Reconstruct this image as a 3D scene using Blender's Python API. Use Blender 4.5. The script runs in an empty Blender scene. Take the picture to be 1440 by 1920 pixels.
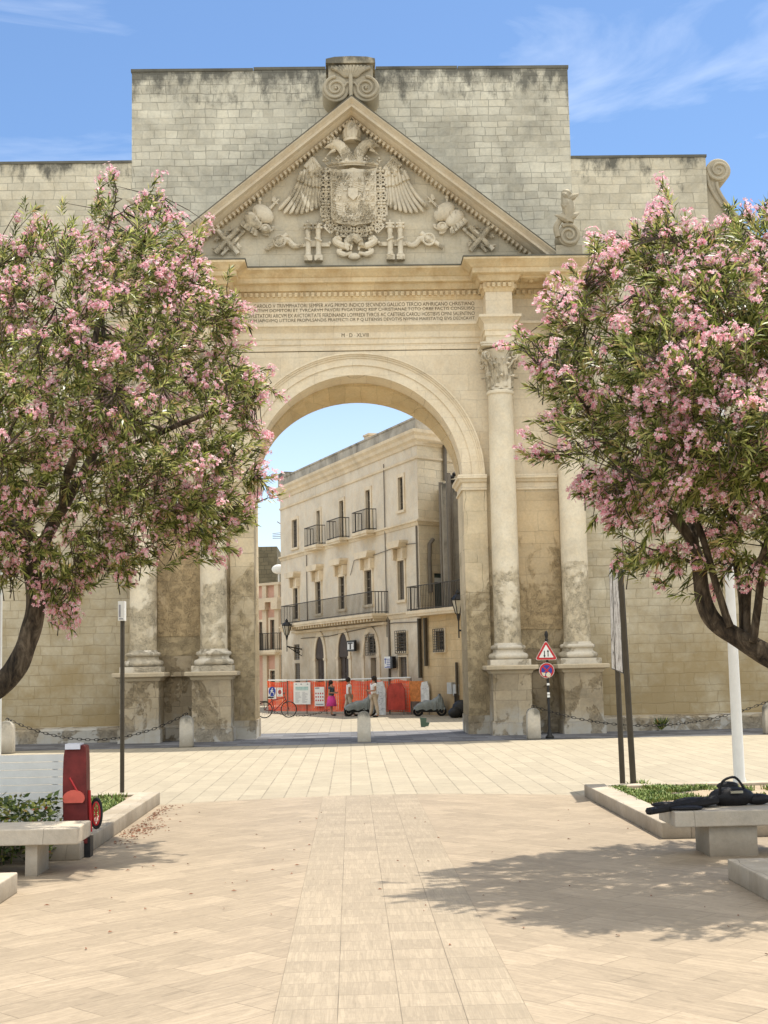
import bpy, bmesh, math, random
import numpy as np
from mathutils import Vector, Matrix, noise
R_ = math.radians
sc = bpy.context.scene
# ------------------------------------------------------------------ camera
F, PITCH, YAW, ROLL, CX, CH = 2521.8, .116, .0267, -.0205, -.317, 2.0
sin, cos, PI = math.sin, math.cos, math.pi
FW = Vector((sin(YAW)*cos(PITCH), cos(YAW)*cos(PITCH), sin(PITCH)))
RT0 = Vector((cos(YAW), -sin(YAW), 0)); UP0 = RT0.cross(FW)
RT = RT0*cos(ROLL)+UP0*sin(ROLL); UP = -RT0*sin(ROLL)+UP0*cos(ROLL)
CO = Vector((CX, 0, CH))
cd = bpy.data.cameras.new('camera'); cam = bpy.data.objects.new('camera', cd)
sc.collection.objects.link(cam); sc.camera = cam
m3 = Matrix((RT, UP, -FW)).transposed()
cam.matrix_world = Matrix.Translation(CO) @ m3.to_4x4()
cd.sensor_fit = 'VERTICAL'; cd.sensor_height = 36; cd.sensor_width = 27
cd.lens = F/1920*36; cd.clip_start = .1; cd.clip_end = 3000
# ------------------------------------------------------------------ sky
SUN = Vector((.26, .23, 1)).normalized()
w = bpy.data.worlds.new('World'); sc.world = w; w.use_nodes = True
nt = w.node_tree; nt.nodes.clear()
def N(nt, t, **k):
    n = nt.nodes.new(t)
    for a, b in k.items():
        if a == 'inp':
            for i, v in b.items(): n.inputs[i].default_value = v
        else: setattr(n, a, b)
    return n
def Lk(nt, a, b): nt.links.new(a, b)
sky = N(nt, 'ShaderNodeTexSky', sky_type='NISHITA', sun_disc=False)
sky.sun_elevation = math.asin(SUN.z); sky.sun_rotation = math.atan2(SUN.x, SUN.y)
sky.air_density = 1.0; sky.dust_density = .5; sky.ozone_density = 2.0
tc = N(nt, 'ShaderNodeTexCoord')
mp = N(nt, 'ShaderNodeMapping'); mp.inputs['Rotation'].default_value = (0, R_(38), R_(12)); mp.inputs['Scale'].default_value = (1.5, 1.0, 7.0)
nz = N(nt, 'ShaderNodeTexNoise', inp={'Scale': 2.6, 'Detail': 7, 'Roughness': .55, 'Distortion': .6})
rp = N(nt, 'ShaderNodeValToRGB'); rp.color_ramp.elements[0].position = .5; rp.color_ramp.elements[1].position = .78
rp.color_ramp.elements[1].color = (.30, .30, .30, 1)
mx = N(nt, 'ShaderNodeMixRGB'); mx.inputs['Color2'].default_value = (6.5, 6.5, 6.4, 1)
bg = N(nt, 'ShaderNodeBackground'); bg.inputs['Strength'].default_value = .15
ow = N(nt, 'ShaderNodeOutputWorld')
Lk(nt, tc.outputs['Generated'], mp.inputs[0]); Lk(nt, mp.outputs[0], nz.inputs['Vector']); Lk(nt, nz.outputs['Fac'], rp.inputs[0])
sx_ = N(nt, 'ShaderNodeSeparateXYZ'); Lk(nt, tc.outputs['Generated'], sx_.inputs[0])
# unseen cloud bank added behind camera and overhead, fill light for the gate
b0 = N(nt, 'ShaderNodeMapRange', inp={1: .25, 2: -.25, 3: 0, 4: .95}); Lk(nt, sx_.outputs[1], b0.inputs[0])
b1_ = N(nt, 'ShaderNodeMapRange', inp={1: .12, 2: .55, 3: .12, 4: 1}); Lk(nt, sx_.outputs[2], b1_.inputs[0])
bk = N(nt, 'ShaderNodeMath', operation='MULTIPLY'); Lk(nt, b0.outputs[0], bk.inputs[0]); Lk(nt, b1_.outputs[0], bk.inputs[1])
mxx = N(nt, 'ShaderNodeMath', operation='MAXIMUM'); Lk(nt, rp.outputs[0], mxx.inputs[0]); 
hz_ = N(nt, 'ShaderNodeMapRange', inp={1: 0, 2: .32, 3: .34, 4: 0}); Lk(nt, sx_.outputs[2], hz_.inputs[0])
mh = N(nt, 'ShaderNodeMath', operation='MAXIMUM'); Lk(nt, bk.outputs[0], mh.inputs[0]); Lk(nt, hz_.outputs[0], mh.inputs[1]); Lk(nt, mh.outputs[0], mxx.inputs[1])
tn = N(nt, 'ShaderNodeMixRGB', blend_type='MULTIPLY'); tn.inputs[0].default_value = 1; tn.inputs[2].default_value = (.45, .52, .585, 1); Lk(nt, sky.outputs[0], tn.inputs[1])
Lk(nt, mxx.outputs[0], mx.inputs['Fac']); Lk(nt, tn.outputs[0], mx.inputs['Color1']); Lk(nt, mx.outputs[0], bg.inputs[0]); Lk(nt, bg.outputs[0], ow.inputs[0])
sd = bpy.data.lights.new('sun', 'SUN'); sd.energy = 3.1; sd.angle = R_(.5); sd.color = (1, .93, .82)
so = bpy.data.objects.new('sun', sd); sc.collection.objects.link(so)
so.rotation_euler = SUN.to_track_quat('Z', 'Y').to_euler()
sc.view_settings.view_transform = 'Standard'; sc.view_settings.look = 'None'
sc.view_settings.gamma = 1; sc.view_settings.exposure = 1.0
# ------------------------------------------------------------------ measuring helpers (a pixel of the photo -> a point on a real plane)
def ray(px, py): return FW+RT*((px-720)/F)-UP*((py-960)/F)
def P(px, py, Y): d = ray(px, py); return CO+d*(Y/d.y)
def G(px, py, z=0): d = ray(px, py); return CO+d*((z-CH)/d.z)
def hitplane(px, py, A, B):
    d = ray(px, py); n = Vector((B[1]-A[1], -(B[0]-A[0]), 0))
    t = (Vector((A[0], A[1], 0))-CO).dot(n)/d.dot(n); p = CO+d*t
    L = math.hypot(B[0]-A[0], B[1]-A[1])
    s = ((p.x-A[0])*(B[0]-A[0])+(p.y-A[1])*(B[1]-A[1]))/L
    return s, p.z
# ------------------------------------------------------------------ materials
MATS = {}
def newmat(name, rough=.85, col=(.5, .5, .5), metal=0, spec=.3):
    m = bpy.data.materials.new(name); m.use_nodes = True
    b = m.node_tree.nodes['Principled BSDF']
    b.inputs['Base Color'].default_value = (*col, 1); b.inputs['Roughness'].default_value = rough
    b.inputs['Metallic'].default_value = metal; b.inputs['Specular IOR Level'].default_value = spec
    MATS[name] = m
    return m, m.node_tree, b
def ramp(nt, src, stops, out=None):
    r = N(nt, 'ShaderNodeValToRGB'); e = r.color_ramp.elements
    while len(e) < len(stops): e.new(.5)
    for i, (p, c) in enumerate(stops):
        e[i].position = p; e[i].color = (*c, 1) if hasattr(c, '__len__') else (c, c, c, 1)
    Lk(nt, src, r.inputs[0]); return r.outputs[0]
def ramp2(nt, src, stops): return ramp(nt, math_(nt, 'MULTIPLY', src, .5), [(p*.5, c) for p, c in stops])
def mixc(nt, fac, a, b, bt='MIX'):
    m = N(nt, 'ShaderNodeMixRGB', blend_type=bt)
    for k, v in (('Fac', fac), ('Color1', a), ('Color2', b)):
        if isinstance(v, (int, float)): m.inputs[k].default_value = v
        elif isinstance(v, tuple): m.inputs[k].default_value = (*v, 1)
        else: Lk(nt, v, m.inputs[k])
    return m.outputs[0]
def math_(nt, op, a, b=None, clamp=False):
    m = N(nt, 'ShaderNodeMath', operation=op, use_clamp=clamp)
    for i, v in enumerate((a, b)):
        if v is None: continue
        if isinstance(v, (int, float)): m.inputs[i].default_value = v
        else: Lk(nt, v, m.inputs[i])
    return m.outputs[0]
def noise_(nt, vec, scale, detail=4, rough=.6, dist=0):
    n = N(nt, 'ShaderNodeTexNoise', inp={'Scale': scale, 'Detail': detail, 'Roughness': rough, 'Distortion': dist})
    if vec is not None: Lk(nt, vec, n.inputs['Vector'])
    return n.outputs['Fac']
def wallcoord(nt):
    """(u, z, other) with u running along the wall, whichever way the wall faces"""
    g = N(nt, 'ShaderNodeNewGeometry'); s = N(nt, 'ShaderNodeSeparateXYZ'); Lk(nt, g.outputs['Position'], s.inputs[0])
    n = N(nt, 'ShaderNodeSeparateXYZ'); Lk(nt, g.outputs['True Normal'], n.inputs[0])
    a = math_(nt, 'GREATER_THAN', math_(nt, 'ABSOLUTE', n.outputs[0]), .75)
    m = N(nt, 'ShaderNodeMix'); Lk(nt, a, m.inputs[0]); Lk(nt, s.outputs[0], m.inputs[2]); Lk(nt, s.outputs[1], m.inputs[3])
    c = N(nt, 'ShaderNodeCombineXYZ'); Lk(nt, m.outputs[0], c.inputs[0]); Lk(nt, s.outputs[2], c.inputs[1])
    return g.outputs['Position'], c.outputs[0], s
def bump(nt, b, h, strength=.4, dist=.03, prev=None):
    n = N(nt, 'ShaderNodeBump', inp={'Strength': strength, 'Distance': dist}); Lk(nt, h, n.inputs['Height'])
    if prev is not None: Lk(nt, prev, n.inputs['Normal'])
    if b is not None: Lk(nt, n.outputs[0], b.inputs['Normal'])
    return n.outputs[0]
def stone(name, base, bw=0, bh=0, mortar=.012, var=.18, joint=.45, pit=0, pitz=None, stain=None, damp=None, rust=0, grain=.35, mottled=.25, grey=None, orange=None):
    """limestone: block courses, blotches, pits; stain/damp = dirt with a shape of its own"""
    m, nt, b = newmat(name, .9, base, spec=.2)
    pos, wc, s = wallcoord(nt)
    dk = tuple(c*(1-var*1.4) for c in base); lt = tuple(min(1, c*(1+var)) for c in base)
    warm = (base[0]*1.08, base[1]*.98, base[2]*.82)
    n1 = noise_(nt, pos, .7, 6, .65, .4)
    col = ramp(nt, n1, [(.3, dk), (.5, base), (.7, lt)])
    n2 = noise_(nt, pos, 3.1, 8, .7)
    col = mixc(nt, ramp(nt, n2, [(.42, 0), (.62, mottled)]), col, warm)
    n3 = noise_(nt, pos, 14, 6, .75)
    col = mixc(nt, .35, col, ramp(nt, n3, [(.3, .55), (.6, 1.0)]), 'MULTIPLY')
    hN = None
    if bw:
        wn = N(nt, 'ShaderNodeTexNoise', inp={'Scale': 1.5, 'Detail': 1.5}); Lk(nt, pos, wn.inputs['Vector'])
        wm = N(nt, 'ShaderNodeVectorMath', operation='MULTIPLY_ADD'); Lk(nt, wn.outputs['Color'], wm.inputs[0]); wm.inputs[1].default_value = (.22, .10, 0); cz = N(nt, 'ShaderNodeTexNoise', noise_dimensions='1D', inp={'Scale': 1.1, 'Detail': 1}); Lk(nt, s.outputs[2], cz.inputs['W'])
        cc = N(nt, 'ShaderNodeCombineXYZ'); Lk(nt, math_(nt, 'MULTIPLY', cz.outputs['Fac'], bh*1.9), cc.inputs[1])
        wa = N(nt, 'ShaderNodeVectorMath', operation='ADD'); Lk(nt, wc, wa.inputs[0]); Lk(nt, cc.outputs[0], wa.inputs[1]); Lk(nt, wa.outputs[0], wm.inputs[2])
        br = N(nt, 'ShaderNodeTexBrick', offset=.5, squash=.72, squash_frequency=3,
               inp={'Color1': (1, 1, 1, 1), 'Color2': (.45, .45, .45, 1), 'Mortar': (0, 0, 0, 1), 'Scale': 1, 'Mortar Size': mortar, 'Mortar Smooth': .4, 'Brick Width': bw, 'Row Height': bh, 'Bias': -.3})
        br.offset_frequency = 2
        Lk(nt, wm.outputs[0], br.inputs['Vector'])
        tint = ramp(nt, br.outputs['Color'], [(.0, 1-var*1.1), (.45, 1-var*1.1), (1, 1.04)])
        col = mixc(nt, .9, col, tint, 'MULTIPLY')
        bn = noise_(nt, wc, 2.3, 2)
        jf = math_(nt, 'MULTIPLY', br.outputs['Fac'], ramp(nt, bn, [(.3, .15), (.6, 1)]))
        jc = mixc(nt, ramp(nt, noise_(nt, wc, .8, 3), [(.5, 0), (.6, 1)]), tuple(c*.26 for c in base), tuple(min(1, c*1.15) for c in base))
        col = mixc(nt, math_(nt, 'MULTIPLY', jf, joint), col, jc)
        hN = bump(nt, None, math_(nt, 'SUBTRACT', 1.0, br.outputs['Fac']), .55, .015)
    if grey:      # lime wash / cement patches low down
        z0, z1, gc = grey
        zz = math_(nt, 'SUBTRACT', s.outputs[2], z0); zz = math_(nt, 'DIVIDE', zz, z1-z0)
        f = math_(nt, 'ADD', zz, math_(nt, 'MULTIPLY', noise_(nt, pos, 1.1, 6, .7), 1.6))
        col = mixc(nt, ramp2(nt, f, [(.80, .85), (1.25, 0)]), col, gc)
    if damp:      # brown dirt rising from the ground
        z0, z1, dc = damp
        zz = math_(nt, 'DIVIDE', math_(nt, 'SUBTRACT', s.outputs[2], z0), z1-z0)
        f = math_(nt, 'ADD', zz, math_(nt, 'MULTIPLY', noise_(nt, pos, .8, 5, .7), 1.4))
        col = mixc(nt, ramp2(nt, f, [(.75, .85), (1.55, 0)]), col, dc)
    if stain:     # black crust creeping down from an exposed top edge
        z0, z1, amt = stain
        zz = math_(nt, 'DIVIDE', math_(nt, 'SUBTRACT', s.outputs[2], z0), z1-z0)
        sm = N(nt, 'ShaderNodeMapping'); sm.inputs['Scale'].default_value = (1.6, 1.6, .8); Lk(nt, pos, sm.inputs[0])
        f = math_(nt, 'ADD', zz, math_(nt, 'MULTIPLY', noise_(nt, sm.outputs[0], 1.3, 9, .72), 1.5))
        col = mixc(nt, ramp2(nt, f, [(1.38, 0), (1.62, amt), (1.95, amt)]), col, (.075, .075, .065))
    if orange:    # ochre lichen / iron bleeding
        sm = N(nt, 'ShaderNodeMapping'); sm.inputs['Scale'].default_value = (1, 1, .6); Lk(nt, pos, sm.inputs[0])
        col = mixc(nt, ramp(nt, noise_(nt, sm.outputs[0], 1.7, 7, .7), [(.45, 0), (.68, orange)]), col, (.42, .24, .08))
    h = math_(nt, 'ADD', math_(nt, 'MULTIPLY', n3, .5), math_(nt, 'MULTIPLY', noise_(nt, pos, 45, 4, .7), .35))
    hN = bump(nt, None, h, grain, .02, hN)
    if pit:
        pm = ramp(nt, noise_(nt, pos, 30, 3, .7, 0), [(.44, 0), (.66, 1)])
        pm2 = ramp(nt, noise_(nt, pos, 4, 7, .7, .2), [(.40, .1), (.62, 1)])
        ms = N(nt, 'ShaderNodeMapping'); ms.inputs['Scale'].default_value = (1.0, 1.0, .8); Lk(nt, pos, ms.inputs[0])
        big = noise_(nt, ms.outputs[0], 1.0, 7, .62, .3)
        if pitz:
            zz = math_(nt, 'DIVIDE', s.outputs[2], pitz)
            msk = ramp(nt, math_(nt, 'SUBTRACT', big, math_(nt, 'MULTIPLY', math_(nt, 'POWER', zz, 5.0), .5)), [(.38, 0), (.44, 1)])
        else: msk = ramp(nt, big, [(.5, 0), (.525, 1)])
        am = math_(nt, 'MULTIPLY', math_(nt, 'MULTIPLY', pm, pm2), msk)
        col = mixc(nt, math_(nt, 'MULTIPLY', msk, .5), col, (base[0]*.70, base[1]*.64, base[2]*.52))
        col = mixc(nt, math_(nt, 'MULTIPLY', am, pit*.8), col, tuple(c*.32 for c in base))
        hN = bump(nt, None, math_(nt, 'ADD', math_(nt, 'MULTIPLY', am, -1.0), math_(nt, 'MULTIPLY', msk, -.35)), .9, .04, hN)
    Lk(nt, col, b.inputs['Base Color']); Lk(nt, hN, b.inputs['Normal'])
    return m
def plain(name, col, rough=.7, metal=0, var=.15, scale=6, spec=.3, bumpy=.1):
    m, nt, b = newmat(name, rough, col, metal, spec)
    t = N(nt, 'ShaderNodeTexCoord'); n = noise_(nt, t.outputs['Object'], scale, 6, .65)
    Lk(nt, ramp(nt, n, [(.3, tuple(c*(1-var) for c in col)), (.7, tuple(min(1, c*(1+var)) for c in col))]), b.inputs['Base Color'])
    if bumpy: bump(nt, b, n, bumpy, .02)
    return m
LIME = (.74, .64, .47)
M_attic = stone('attic limestone', (.58, .545, .435), .50, .235, .012, .26, .42, stain=(18.0, 21.3, .8), mottled=.2)
M_side = stone('side wall limestone', (.60, .548, .42), .66, .29, .012, .24, .36, stain=(15.6, 18.6, .85), damp=(0, 10.0, (.30, .215, .095)))
M_arch = stone('arch limestone', LIME, 1.1, .46, .005, .09, .3, orange=.16)
M_pier = stone('pier limestone', (.66, .55, .37), .85, .62, .008, .16, .7, pit=.8, pitz=6.6, damp=(0, 6.5, (.22, .165, .095)), grey=(.0, 2.0, (.27, .25, .20)))
M_col = stone('column limestone', (.73, .645, .485), 0, 0, pit=.8, pitz=6.4, var=.14, orange=.1)
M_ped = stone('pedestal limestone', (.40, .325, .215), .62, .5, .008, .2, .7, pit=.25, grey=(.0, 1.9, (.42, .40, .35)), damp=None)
M_niche = stone('niche limestone', (.60, .47, .29), .8, .52, .006, .14, .4, pit=.8, pitz=8.0)
M_corn = stone('cornice limestone', (.72, .59, .38), 1.5, 0.9, .005, .13, .3, orange=.45, stain=(13.5, 17, .25))
M_rake = stone('raking cornice limestone', (.67, .59, .45), 0, 0, var=.16, orange=.2)
M_soffit = stone('soffit limestone', (.62, .49, .29), .5, .42, .006, .12, .35, orange=.2)
M_tymp = stone('tympanum limestone', (.57, .505, .375), .8, .46, .006, .12, .35)
M_relief = stone('relief limestone', (.66, .59, .455), 0, 0, var=.24, grain=.5, pit=.35)
M_scroll = stone('scroll limestone', (.43, .38, .28), 0, 0, var=.2, stain=(19.4, 21.0, .8))
M_coping = stone('weathered coping', (.14, .135, .11), 0, 0, var=.3)
M_cut = plain('incised letters', (.09, .06, .03), .95, bumpy=0)
M_kerb = stone('kerb limestone', (.50, .44, .35), 1.1, 3, .004, .14, .6, damp=(-.05, .35, (.20, .16, .11)))
M_boll = stone('bollard stone', (.50, .46, .38), 0, 0, var=.25, stain=(.1, .9, .75), damp=(-.1, .5, (.2, .17, .12)))
M_iron = plain('dark iron', (.035, .033, .03), .55, .6)
M_pole = plain('brown grey pole', (.07, .058, .04), .5, .3, bumpy=.05)
M_white = plain('white paint', (.72, .72, .68), .45, 0, .06)
M_red = plain('red paint', (.45, .03, .03), .4, 0, .08)
M_blue = plain('blue paint', (.03, .05, .28), .4, 0, .1)
M_black = plain('black paint', (.015, .015, .015), .5, 0, .1)
# ------------------------------------------------------------------ mesh builder
class MB:
    def __init__(s): s.v = []; s.f = []; s.mi = []; s.cur = 0
    def add(s, vs, fs):
        o = len(s.v); s.v += [tuple(a) for a in vs]; s.f += [tuple(i+o for i in f) for f in fs]; s.mi += [s.cur]*len(fs)
    def box(s, x0, x1, y0, y1, z0, z1, M=None):
        vs = [(x0, y0, z0), (x1, y0, z0), (x1, y1, z0), (x0, y1, z0), (x0, y0, z1), (x1, y0, z1), (x1, y1, z1), (x0, y1, z1)]
        if M is not None: vs = [M @ Vector(a) for a in vs]
        s.add(vs, [(0, 3, 2, 1), (4, 5, 6, 7), (0, 1, 5, 4), (1, 2, 6, 5), (2, 3, 7, 6), (3, 0, 4, 7)]); return s
    def prism(s, poly, y0, y1, M=None, axis='y'):
        """polygon in (x, z), given thickness from y0 (front) to y1"""
        n = len(poly)
        a = sum(poly[i][0]*poly[(i+1) % n][1]-poly[(i+1) % n][0]*poly[i][1] for i in range(n))
        if a < 0: poly = poly[::-1]
        vs = [(p[0], y0, p[1]) for p in poly]+[(p[0], y1, p[1]) for p in poly]
        if axis == 'z': vs = [(p[0], p[1], y1) for p in poly]+[(p[0], p[1], y0) for p in poly]
        if M is not None: vs = [M @ Vector(q) for q in vs]
        s.add(vs, [tuple(range(n)), tuple(range(2*n-1, n-1, -1))]+[(i, i+n, (i+1) % n+n, (i+1) % n) for i in range(n)]); return s
    def lathe(s, prof, c=(0, 0), n=24, M=None, a0=0, a1=2*PI):
        full = abs(a1-a0-2*PI) < 1e-6; k = n if full else n+1
        vs = []
        for r, z in prof:
            for i in range(k):
                a = a0+(a1-a0)*i/n; vs.append((c[0]+r*cos(a), c[1]+r*sin(a), z))
        if M is not None: vs = [M @ Vector(q) for q in vs]
        fs = []
        for j in range(len(prof)-1):
            for i in range(n):
                i2 = (i+1) % k; fs.append((j*k+i, j*k+i2, (j+1)*k+i2, (j+1)*k+i))
        if full:
            fs.append(tuple(range(k))[::-1]); fs.append(tuple((len(prof)-1)*k+i for i in range(k)))
        s.add(vs, fs); return s
    def tube(s, pts, rad, n=6, caps=True, flat=1.0):
        pts = [Vector(p) for p in pts]; m = len(pts)
        if not hasattr(rad, '__len__'): rad = [rad]*m
        t0 = (pts[1]-pts[0]).normalized(); up = Vector((0, 0, 1)) if abs(t0.z) < .9 else Vector((0, 1, 0))
        a = t0.cross(up).normalized(); vs = []
        for i, p in enumerate(pts):
            t = (pts[min(i+1, m-1)]-pts[max(i-1, 0)])
            if t.length < 1e-9: t = t0
            t.normalize(); a = (a-t*a.dot(t))
            if a.length < 1e-6: a = t.orthogonal()
            a.normalize(); b = t.cross(a)
            for k in range(n):
                g = 2*PI*k/n; vs.append(p+(a*cos(g)+b*sin(g)*flat)*rad[i])
        fs = [(j*n+k, j*n+(k+1) % n, (j+1)*n+(k+1) % n, (j+1)*n+k) for j in range(m-1) for k in range(n)]
        if caps: fs += [tuple(range(n))[::-1], tuple((m-1)*n+k for k in range(n))]
        s.add(vs, fs); return s
    def ball(s, c, r, sx=1, sy=1, sz=1, n=10, m=7, M=None):
        vs = [(c[0], c[1], c[2]-r*sz)]
        for j in range(1, m):
            ph = -PI/2+PI*j/m
            for i in range(n): vs.append((c[0]+r*sx*cos(ph)*cos(2*PI*i/n), c[1]+r*sy*cos(ph)*sin(2*PI*i/n), c[2]+r*sz*sin(ph)))
        vs.append((c[0], c[1], c[2]+r*sz)); L = len(vs)-1
        fs = [(0, 1+(i+1) % n, 1+i) for i in range(n)]
        for j in range(m-2):
            for i in range(n): fs.append((1+j*n+i, 1+j*n+(i+1) % n, 1+(j+1)*n+(i+1) % n, 1+(j+1)*n+i))
        fs += [(L, 1+(m-2)*n+i, 1+(m-2)*n+(i+1) % n) for i in range(n)]
        if M is not None: vs = [M @ Vector(q) for q in vs]
        s.add(vs, fs); return s
    def sweep(s, prof, path, close_ends=True):
        """profile [(d outward, z)] swept along a plan path with mitred corners; outward = right of travel"""
        n = len(path); m = len(prof); vs = []
        for i, p in enumerate(path):
            def nrm(a, b):
                dx, dy = b[0]-a[0], b[1]-a[1]; l = math.hypot(dx, dy); return (dy/l, -dx/l)
            if i == 0: nn = nrm(path[0], path[1])
            elif i == n-1: nn = nrm(path[-2], path[-1])
            else:
                n1 = nrm(path[i-1], p); n2 = nrm(p, path[i+1]); k = 1+n1[0]*n2[0]+n1[1]*n2[1]
                nn = ((n1[0]+n2[0])/k, (n1[1]+n2[1])/k)
            for d, z in prof: vs.append((p[0]+nn[0]*d, p[1]+nn[1]*d, z))
        fs = []
        for i in range(n-1):
            for j in range(m):
                j2 = (j+1) % m; fs.append((i*m+j, (i+1)*m+j, (i+1)*m+j2, i*m+j2))
        fs += [tuple(range(m)), tuple((n-1)*m+j for j in range(m))[::-1]]
        s.add(vs, fs); return s
    def mirror(s):
        """add a copy mirrored in x"""
        o = len(s.v); nf = len(s.f)
        s.v += [(-a[0], a[1], a[2]) for a in s.v]; s.f += [tuple(i+o for i in f)[::-1] for f in s.f[:nf]]; s.mi += s.mi[:nf]; return s
    def build2(s, name, mat, parent=None, **k):
        """build, and build the mirror image as an object of its own"""
        o = s.build(name, mat, parent, **k); q = MB(); q.v = [(-a[0], a[1], a[2]) for a in s.v]; q.f = [f[::-1] for f in s.f]; q.mi = s.mi[:]
        return o, q.build(name, mat, parent, **k)
    def build(s, name, mat, parent=None, smooth=False, world=True, fix=True):
        me = bpy.data.meshes.new(name); me.from_pydata(s.v, [], s.f)
        ms = mat if isinstance(mat, (list, tuple)) else [mat]
        for q in ms: me.materials.append(q)
        if len(ms) > 1: me.polygons.foreach_set('material_index', s.mi)
        if fix:
            bm = bmesh.new(); bm.from_mesh(me); bmesh.ops.recalc_face_normals(bm, faces=bm.faces); bm.to_mesh(me); bm.free()
        if smooth:
            me.polygons.foreach_set('use_smooth', [True]*len(me.polygons))
            if smooth != 'all':
                me.set_sharp_from_angle(angle=R_(38))
        me.update()
        o = bpy.data.objects.new(name, me); sc.collection.objects.link(o)
        if parent is not None:
            o.parent = parent
            if world:
                o.matrix_parent_inverse = Matrix.Identity(4) if parent.get('_w') else Matrix.Translation(-parent.location)
                o['_w'] = 1
        return o
def thing(name, label, cat, loc=(0, 0, 0), group=None, rz=0):
    o = bpy.data.objects.new(name, None); sc.collection.objects.link(o); o.location = loc; o.rotation_euler.z = rz
    o.empty_display_size = .2
    return tag(o, label, cat, group)
def tag(o, label=None, cat=None, group=None, kind=None):
    if label: o['label'] = label
    if cat: o['category'] = cat
    if group: o['group'] = group
    if kind: o['kind'] = kind
    return o
def dup(o, loc, label=None, rz=None):
    r = o.copy(); sc.collection.objects.link(r); r.location = loc
    if rz is not None: r.rotation_euler.z = rz
    if label: r['label'] = label
    for ch in list(o.children):
        c = ch.copy(); sc.collection.objects.link(c); c.parent = r
        for g in list(ch.children):
            e = g.copy(); sc.collection.objects.link(e); e.parent = c
    return r
def textmesh(name, body, mat, parent, origin, xdir, zdir, width=None, height=None, world=True, center=False, depth=.0):
    """flat lettering on a surface; origin = lower left of the line"""
    c = bpy.data.curves.new(name, 'FONT'); c.body = body; c.size = 1; c.resolution_u = 3; c.extrude = depth
    t = bpy.data.objects.new(name, c); sc.collection.objects.link(t)
    dg = bpy.context.evaluated_depsgraph_get(); me = bpy.data.meshes.new_from_object(t.evaluated_get(dg))
    bpy.data.objects.remove(t)
    xs = [v.co.x for v in me.vertices]; ys = [v.co.y for v in me.vertices]
    x0, x1, y0, y1 = min(xs), max(xs), min(ys), max(ys)
    sx = width/(x1-x0) if width else None; sy = height/(y1-y0) if height else sx
    if sx is None: sx = sy
    X = Vector(xdir).normalized(); Z = Vector(zdir).normalized(); Nn = X.cross(Z); O = Vector(origin)
    off = (x1-x0)/2*sx if center else 0
    for v in me.vertices:
        a = v.co; v.co = O+X*((a.x-x0)*sx-off)+Z*((a.y-y0)*sy)+Nn*a.z
    me.materials.append(mat); me.name = name
    o = bpy.data.objects.new(name, me); sc.collection.objects.link(o)
    if parent is not None:
        o.parent = parent
        if world: o.matrix_parent_inverse = Matrix.Translation(-parent.location) if not parent.get('_w') else Matrix.Identity(4); o['_w'] = 1
    return o
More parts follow.
